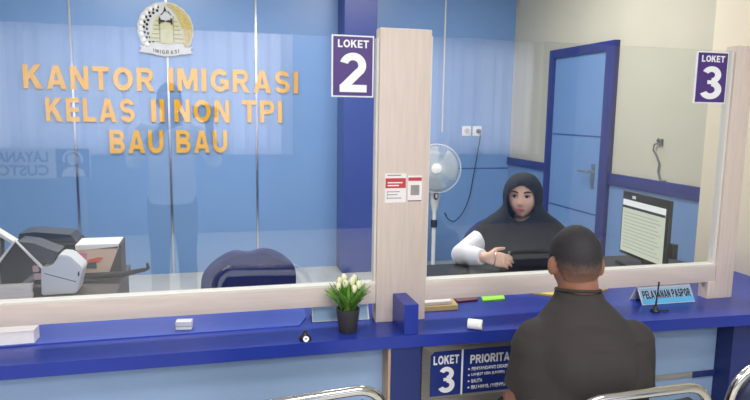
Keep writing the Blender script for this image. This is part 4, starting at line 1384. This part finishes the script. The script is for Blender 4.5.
# hair: short dark crop fading into the nape
hair_m = bpy.data.materials.new('short_black_hair')
hair_m.use_nodes = True
nt = hair_m.node_tree
b = nt.nodes['Principled BSDF']
b.inputs['Roughness'].default_value = 0.75
tc = nt.nodes.new('ShaderNodeTexCoord')
sp_ = nt.nodes.new('ShaderNodeSeparateXYZ'); nt.links.new(tc.outputs['Generated'], sp_.inputs[0])
nz = nt.nodes.new('ShaderNodeTexNoise'); nz.inputs['Scale'].default_value = 90; nt.links.new(tc.outputs['Object'], nz.inputs[0])
ma = nt.nodes.new('ShaderNodeMath'); ma.operation = 'MULTIPLY_ADD'; ma.inputs[1].default_value = 0.22; nt.links.new(nz.outputs[0], ma.inputs[0]); nt.links.new(sp_.outputs[2], ma.inputs[2])
cr = nt.nodes.new('ShaderNodeValToRGB')
cr.color_ramp.elements[0].position = 0.18; cr.color_ramp.elements[0].color = lin((136, 96, 78)) + (1,)
cr.color_ramp.elements[1].position = 0.60; cr.color_ramp.elements[1].color = lin((34, 32, 36)) + (1,)
nt.links.new(ma.outputs[0], cr.inputs[0]); nt.links.new(cr.outputs[0], b.inputs['Base Color'])
bm = bmesh.new()
head_verts(bm, (0, 0, 0), Matrix.Identity(3), 1.0, False, 0.0075, 72, 56)
dele = []
for f in bm.faces:
    p = f.calc_center_median()
    ang = math.atan2(p.y, abs(p.x))  # +90 = back
    t_ = (ang + PI / 2) / PI          # 0 front .. 1 back
    if t_ < 0.30:
        zmin = 0.062
    elif t_ < 0.46:
        zmin = 0.062 - 0.075 * (t_ - 0.30) / 0.16
    elif t_ < 0.62:
        zmin = 0.030
    else:
        zmin = 0.03 - 0.105 * min(1, (t_ - 0.62) / 0.20)
    if p.z < zmin:
        dele.append(f)
bmesh.ops.delete(bm, geom=dele, context='FACES')
for v in bm.verts:
    k = max(0.0, min(1.0, (v.co.z + 0.03) / 0.10))
    v.co += v.co.normalized() * (-0.006 + 0.011 * k + 0.0015 * mnoise.noise(v.co * 120))
    v.co = Vector(hc) + Hm @ (v.co * HS)
hair = obj('hair', bm, hair_m, man, smooth=True)
s_ = hair.modifiers.new('t', 'SOLIDIFY'); s_.thickness = 0.012; s_.offset = -1

# ------------------------------------------------------------------ seated woman behind the glass
wo = thing('person', 'woman in a charcoal headscarf and white blouse seated behind the right window', 'person', (1.62, 3.03, 0.0), 0.0)
fy = R(-36)
Hw = Matrix.Rotation(fy, 3, 'Z') @ Matrix.Rotation(R(3), 3, 'X')
S = 1.0
wc = (-0.044, -0.085, 1.097)
By = R(-16)
Bm = Matrix.Rotation(By, 3, 'Z')
U_ = Bm @ Vector((1, 0, 0)); V_ = Bm @ Vector((0, 1, 0))
wt = [(0.42, 0.02, 0.165, 0.12), (0.52, 0.02, 0.160, 0.115), (0.62, 0.015, 0.145, 0.105), (0.72, 0.005, 0.150, 0.112), (0.80, -0.005, 0.155, 0.118), (0.86, -0.01, 0.158, 0.10), (0.90, -0.015, 0.145, 0.082), (0.93, -0.02, 0.10, 0.065), (0.955, -0.025, 0.06, 0.055)]
wSHR, wELR, wWRR = Bm @ Vector((-0.190, -0.01, 0.870)), Vector((-0.370, -0.070, 0.796)), Vector((-0.305, -0.225, 0.812))
wSHL, wELL, wWRL = Bm @ Vector((0.165, -0.01, 0.885)), Vector((0.20, -0.03, 0.655)), Vector((0.06, -0.20, 0.625))
bm = bmesh.new()
add_loft(bm, [(Bm @ Vector((0, y, z)), U_ * a, V_ * b_) for z, y, a, b_ in wt], 32, 2.2)
add_tube(bm, [(-0.005, -0.03, 0.93), (-0.02, -0.05, 1.0), (-0.025, -0.06, 1.06)], [0.052, 0.047, 0.047], 20)
head_verts(bm, wc, Hw, S, True)
add_arm(bm, wSHR, wELR, wWRR, [0.050, 0.042, 0.037, 0.036, 0.025])
add_arm(bm, wSHL, wELL, wWRL, [0.050, 0.042, 0.037, 0.036, 0.025])
add_hand(bm, wWRR, (1.0, -0.25, -0.16), (0.2, 0.85, -0.55), (0.1, -0.4, 1.0), 0.60, 1.0, 0.03)
add_hand(bm, wWRL, (-0.5, -0.8, -0.15), (0, 0.4, -1), (-0.2, -1, 0.3), 0.40, 0.90)
for sx in (-1, 1):
    add_limb(bm, [Bm @ Vector((sx * 0.09, 0.0, 0.49)), Bm @ Vector((sx * 0.10, -0.2, 0.51)), Bm @ Vector((sx * 0.11, -0.40, 0.50))], [0.085, 0.074, 0.056], 20)
    add_limb(bm, [Bm @ Vector((sx * 0.11, -0.40, 0.50)), Bm @ Vector((sx * 0.11, -0.39, 0.30)), Bm @ Vector((sx * 0.11, -0.36, 0.08))], [0.055, 0.05, 0.036], 20)
    add_limb(bm, [Bm @ Vector((sx * 0.11, -0.35, 0.04)), Bm @ Vector((sx * 0.12, -0.45, 0.032)), Bm @ Vector((sx * 0.12, -0.50, 0.028))], [0.034, 0.032, 0.024], 16)
remesh_obj('body', bm, M['skin_f'], wo, 0.0045, 3)
face_features(wo, wc, Hw, S, (-0.6, -1, 0))
# blouse with long sleeves
bm = bmesh.new()
add_loft(bm, [(Bm @ Vector((0, y, z)), U_ * (a + 0.012), V_ * (b_ + 0.012)) for z, y, a, b_ in wt[:-1]], 32, 2.2)
for sh, el, wr in ((wSHR, wELR, wWRR), (wSHL, wELL, wWRL)):
    pts = [sh, lerp(sh, el, 0.5), el, lerp(el, wr, 0.45), lerp(el, wr, 0.86)]
    add_limb(bm, pts[:-1], [0.060, 0.058, 0.056, 0.050], 20)
    add_tube(bm, [pts[3], pts[4]], [0.050, 0.040], 20)
remesh_obj('blouse', bm, M['blouse'], wo, 0.006, 4)
bm = bmesh.new()
add_loft(bm, [((0, 0.0, 0.412), U_ * 0.17, V_ * 0.13), ((0, 0.0, 0.50), U_ * 0.185, V_ * 0.135), ((0, 0.0, 0.58), U_ * 0.17, V_ * 0.125)], 30, 2.3)
for sx in (-1, 1):
    add_limb(bm, [Bm @ Vector((sx * 0.09, 0.0, 0.49)), Bm @ Vector((sx * 0.10, -0.2, 0.51)), Bm @ Vector((sx * 0.11, -0.40, 0.50))], [0.098, 0.09, 0.075], 20)
    add_tube(bm, [Bm @ Vector((sx * 0.11, -0.40, 0.50)), Bm @ Vector((sx * 0.11, -0.39, 0.30)), Bm @ Vector((sx * 0.11, -0.36, 0.07))], [0.072, 0.075, 0.08], 20)
remesh_obj('skirt', bm, M['trousers'], wo, 0.009, 4)
for sx in (-1, 1):
    bm = bmesh.new()
    add_loft(bm, [(Bm @ Vector((sx * 0.11, -0.31, 0.03)), U_ * 0.032, (0, 0, 0.03)), (Bm @ Vector((sx * 0.112, -0.37, 0.045)), U_ * 0.039, (0, 0, 0.045)), (Bm @ Vector((sx * 0.118, -0.45, 0.036)), U_ * 0.042, (0, 0, 0.036)), (Bm @ Vector((sx * 0.12, -0.54, 0.024)), U_ * 0.03, (0, 0, 0.022))], 18, 2.4)
    obj('shoe', bm, M['shoe'], wo, smooth=True)
# headscarf: follows the head, opens around the face, drapes over shoulders and chest
bm = bmesh.new()
wcv = Vector(wc)
NA = 72
rows = []
def scarf_ring(z, cx, cy, a, b_, yaw_):
    rm = Matrix.Rotation(yaw_, 3, 'Z')
    ring_ = []
    for k in range(NA):
        an = 2 * PI * k / NA
        p = rm @ Vector((a * math.sin(an), -b_ * math.cos(an), 0))
        ring_.append(Vector((cx, cy, 0)) + p + Vector((0, 0, z)))
    return ring_
hr = S
prof = []
for t_ in (0.03, 0.10, 0.18, 0.27, 0.36, 0.45, 0.54, 0.61):
    an = t_ * PI
    prof.append((wcv.z + 0.124 * hr * math.cos(an), wcv.x, wcv.y + 0.006, 0.104 * hr * math.sin(an) ** 0.9, 0.116 * hr * math.sin(an), fy))
prof += [(1.032, -0.042, -0.080, 0.112, 0.106, R(-34)), (1.004, -0.038, -0.072, 0.138, 0.110, R(-30)), (0.980, -0.032, -0.062, 0.172, 0.116, R(-24)),
         (0.955, -0.028, -0.052, 0.204, 0.124, R(-20)), (0.925, -0.024, -0.044, 0.234, 0.134, R(-18)), (0.880, -0.020, -0.036, 0.252, 0.144, By),
         (0.830, -0.012, -0.032, 0.256, 0.155, By), (0.780, -0.006, -0.034, 0.254, 0.164, By), (0.745, 0.0, -0.034, 0.250, 0.168, By), (0.70, 0.0, -0.034, 0.246, 0.170, By)]
for i, (z, cx, cy, a, b_, yw) in enumerate(prof):
    rg = scarf_ring(z, cx, cy, a, b_, yw)
    out = []
    for k, p in enumerate(rg):
        an = 2 * PI * k / NA
        dirv = Vector((p.x - cx, p.y - cy, 0))
        if z < 0.99 and dirv.length > 0:
            amp = 0.006 * min(1, (0.99 - z) / 0.1)
            p = p + dirv.normalized() * amp * (math.sin(an * 7 + z * 6) + 0.5 * math.sin(an * 13 + 2))
            # front drape ends lower than the sides over the arms
            if z < 0.86:
                sidew = abs(math.sin(an)) ** 3
                p = p + Vector((0, 0, 0.075 * sidew * (0.88 - z) / 0.16))
        out.append(bm.verts.new(p))
    rows.append(out)
topv = bm.verts.new((wcv.x, wcv.y + 0.006, wcv.z + 0.125 * hr))
for k in range(NA):
    bm.faces.new((topv, rows[0][k], rows[0][(k + 1) % NA]))
for a, b_ in zip(rows, rows[1:]):
    for k in range(NA):
        bm.faces.new((a[k], b_[k], b_[(k + 1) % NA], a[(k + 1) % NA]))
bmesh.ops.subdivide_edges(bm, edges=list(bm.edges), cuts=1, use_grid_fill=True, smooth=0.0)
HwI = Hw.inverted()
dele = []
for f in bm.faces:
    p = HwI @ (f.calc_center_median() - wcv)
    if p.y < 0 and (p.x / 0.0735) ** 2 + ((p.z + 0.018) / (0.086 if p.z > -0.018 else 0.098)) ** 2 < 1:
        dele.append(f)
bmesh.ops.delete(bm, geom=dele, context='FACES')
# smooth the rim of the opening onto the ellipse
for v in bm.verts:
    if v.is_boundary:
        p = HwI @ (v.co - wcv)
        if p.y < 0 and p.z > -0.13:
            e = math.sqrt((p.x / 0.0735) ** 2 + ((p.z + 0.018) / (0.086 if p.z > -0.018 else 0.098)) ** 2)
            if 0.6 < e < 1.5:
                p = Vector((p.x / e, p.y, (p.z + 0.018) / e - 0.018))
                v.co = wcv + Hw @ p
hj = obj('headscarf', bm, M['hijab'], wo, smooth=True)
for p in hj.data.polygons:
    p.use_smooth = True
s_ = hj.modifiers.new('t', 'SOLIDIFY'); s_.thickness = 0.006; s_.offset = -1
s2_ = hj.modifiers.new('s', 'SUBSURF'); s2_.levels = 1; s2_.render_levels = 1
bm = bmesh.new()
br = Vector(wWRR) + Vector((0.035, -0.01, -0.004))
ax = Vector((1.0, -0.22, -0.12)).normalized()
u0 = ax.orthogonal().normalized(); v0 = ax.cross(u0)
add_tube(bm, [br + (u0 * math.cos(2 * PI * k / 24) + v0 * math.sin(2 * PI * k / 24)) * 0.036 for k in range(24)], 0.003, 8, closed=True)
obj('bracelet', bm, M['strip_chrome'], wo, smooth=True)

# ------------------------------------------------------------------ photographer, visible only as a reflection in the left pane
ph = thing('person', 'standing photographer in a white shirt mirrored in the left window pane', 'person', (-0.27, -0.42, 0.0), PI)
bm = bmesh.new()
pt_ = [(0.84, 0.0, 0.15, 0.11), (0.95, 0.0, 0.155, 0.115), (1.05, 0.0, 0.145, 0.105), (1.18, -0.005, 0.155, 0.11), (1.28, -0.005, 0.168, 0.112), (1.36, 0.0, 0.165, 0.09), (1.40, 0.005, 0.10, 0.066), (1.43, 0.0, 0.058, 0.055)]
add_loft(bm, [((0, y, z), (a, 0, 0), (0, b_, 0)) for z, y, a, b_ in pt_], 30, 2.3)
add_tube(bm, [(0, 0, 1.40), (0, -0.01, 1.50)], [0.054, 0.052], 18)
phc = (0, -0.03, 1.575)
head_verts(bm, phc, Matrix.Identity(3))
add_ears(bm, phc, Matrix.Identity(3), 1.0)
pSL, pEL, pWL = (0.175, 0, 1.345), (0.24, -0.16, 1.16), (0.02, -0.34, 1.40)
pSR, pER, pWR = (-0.175, 0, 1.345), (-0.30, -0.14, 1.16), (-0.27, -0.32, 1.42)
for a in ((pSL, pEL, pWL), (pSR, pER, pWR)):
    add_arm(bm, *a, armr)
add_hand(bm, pWL, (-0.9, -0.1, 0.5), (-0.2, -1, 0), (0, 0, 1), 0.5)
add_hand(bm, pWR, (0.05, -0.1, 1.0), (0.2, -1, 0), (1, 0, 0), 0.5)
for sx in (-1, 1):
    add_limb(bm, [(sx * 0.085, 0, 0.86), (sx * 0.09, 0, 0.66), (sx * 0.095, 0.0, 0.47), (sx * 0.1, 0.01, 0.28), (sx * 0.1, 0.02, 0.08)], [0.088, 0.078, 0.058, 0.054, 0.038], 18)
    add_limb(bm, [(sx * 0.1, 0.03, 0.04), (sx * 0.11, -0.12, 0.03)], [0.036, 0.028], 14)
remesh_obj('body', bm, M['skin_m'], ph, 0.009, 4)
face_features(ph, phc, Matrix.Identity(3), 1.0)
bm = bmesh.new()
add_loft(bm, [((0, y, z), (a + 0.016, 0, 0), (0, b_ + 0.016, 0)) for z, y, a, b_ in pt_[:-1]], 30, 2.3)
for sh, el, wr in ((pSL, pEL, pWL), (pSR, pER, pWR)):
    add_limb(bm, [sh, lerp(sh, el, 0.5), el, lerp(el, wr, 0.4)], [0.068, 0.062, 0.056, 0.052], 18)
remesh_obj('shirt', bm, M['blouse'], ph, 0.01, 4)
bm = bmesh.new()
add_loft(bm, [((0, 0, 0.78), (0.165, 0, 0), (0, 0.12, 0)), ((0, 0, 0.93), (0.168, 0, 0), (0, 0.125, 0))], 28, 2.3)
for sx in (-1, 1):
    add_limb(bm, [(sx * 0.085, 0, 0.84), (sx * 0.09, 0, 0.64), (sx * 0.095, 0.0, 0.47)], [0.095, 0.086, 0.07], 18)
    add_tube(bm, [(sx * 0.095, 0, 0.47), (sx * 0.1, 0.01, 0.28), (sx * 0.1, 0.02, 0.06)], [0.07, 0.066, 0.06], 18)
remesh_obj('trousers', bm, M['trousers'], ph, 0.01, 4)
bm = bmesh.new()
head_verts(bm, (0, 0, 0), Matrix.Identity(3), 1.0, False, 0.012, 48, 36)
bmesh.ops.delete(bm, geom=[f for f in bm.faces if f.calc_center_median().z < (0.06 if f.calc_center_median().y < -0.02 else -0.05)], context='FACES')
for v in bm.verts:
    v.co += Vector(phc)
o = obj('hair', bm, M['brow'], ph, smooth=True)
o.modifiers.new('t', 'SOLIDIFY').thickness = 0.008
for sx in (-1, 1):
    bm = bmesh.new()
    add_loft(bm, [((sx * 0.1, 0.075, 0.03), (0.032, 0, 0), (0, 0, 0.03)), ((sx * 0.1, 0.02, 0.05), (0.042, 0, 0), (0, 0, 0.05)), ((sx * 0.105, -0.08, 0.038), (0.045, 0, 0), (0, 0, 0.038)), ((sx * 0.11, -0.16, 0.024), (0.028, 0, 0), (0, 0, 0.022))], 18, 2.4)
    obj('shoe', bm, M['shoe'], ph, smooth=True)
phn = thing('mobile_phone', 'black phone held up by the photographer', 'phone', (-0.02, -0.055, 1.50))
bm = bmesh.new(); add_box(bm, -0.085, 0.075, -0.009, 0.0, -0.035, 0.037, 0.003); obj('case', bm, M['black'], phn, smooth=True)

# service desk banner of the waiting hall, mirrored in the left pane
bn = thing('hall_banner', 'pale banner reading LAYANAN and CUSTOMER mirrored at the left edge of the glass', 'banner', (-2.4, -3.42, 0.70), PI)
box('board', -1.08, 0.92, 0.0, 0.02, 0.02, 0.36, M['paper'], bn)
box('icon_panel', -1.07, -0.72, -0.004, 0.0, 0.025, 0.355, M['sign_blue'], bn)
bm = bmesh.new()
add_ball(bm, (-0.895, -0.008, 0.235), 0.06, 1, 0.15, 1.1)
add_prism(bm, [(-1.02, 0.04), (-0.77, 0.04), (-0.79, 0.11), (-0.85, 0.15), (-0.94, 0.15), (-1.0, 0.11)], -0.008, 'Y', -0.004)
add_tube(bm, [(-0.895 + 0.095 * math.cos(R(200 - 220 * k / 16)), -0.008, 0.235 + 0.095 * math.sin(R(200 - 220 * k / 16))) for k in range(17)], 0.012, 8)
obj('headset_icon', bm, M['sign_white'], bn, smooth=True)
text_on('lettering', 'LAYANAN PELANGGAN', -0.64, 0.82, 0.205, 0.325, -0.006, 0.006, M['sign_blue'], bn, bold=0.02)
text_on('lettering', 'CUSTOMER SERVICE', -0.64, 0.82, 0.055, 0.175, -0.006, 0.006, M['sign_blue'], bn, bold=0.02)
bm = bmesh.new()
for x in (-1.0, 0.84):
    add_box(bm, x - 0.02, x + 0.02, 0.0, 0.03, -0.70, 0.02)
    add_box(bm, x - 0.03, x + 0.03, -0.15, 0.15, -0.70, -0.68)
obj('banner_stand', bm, M['alu'], bn)
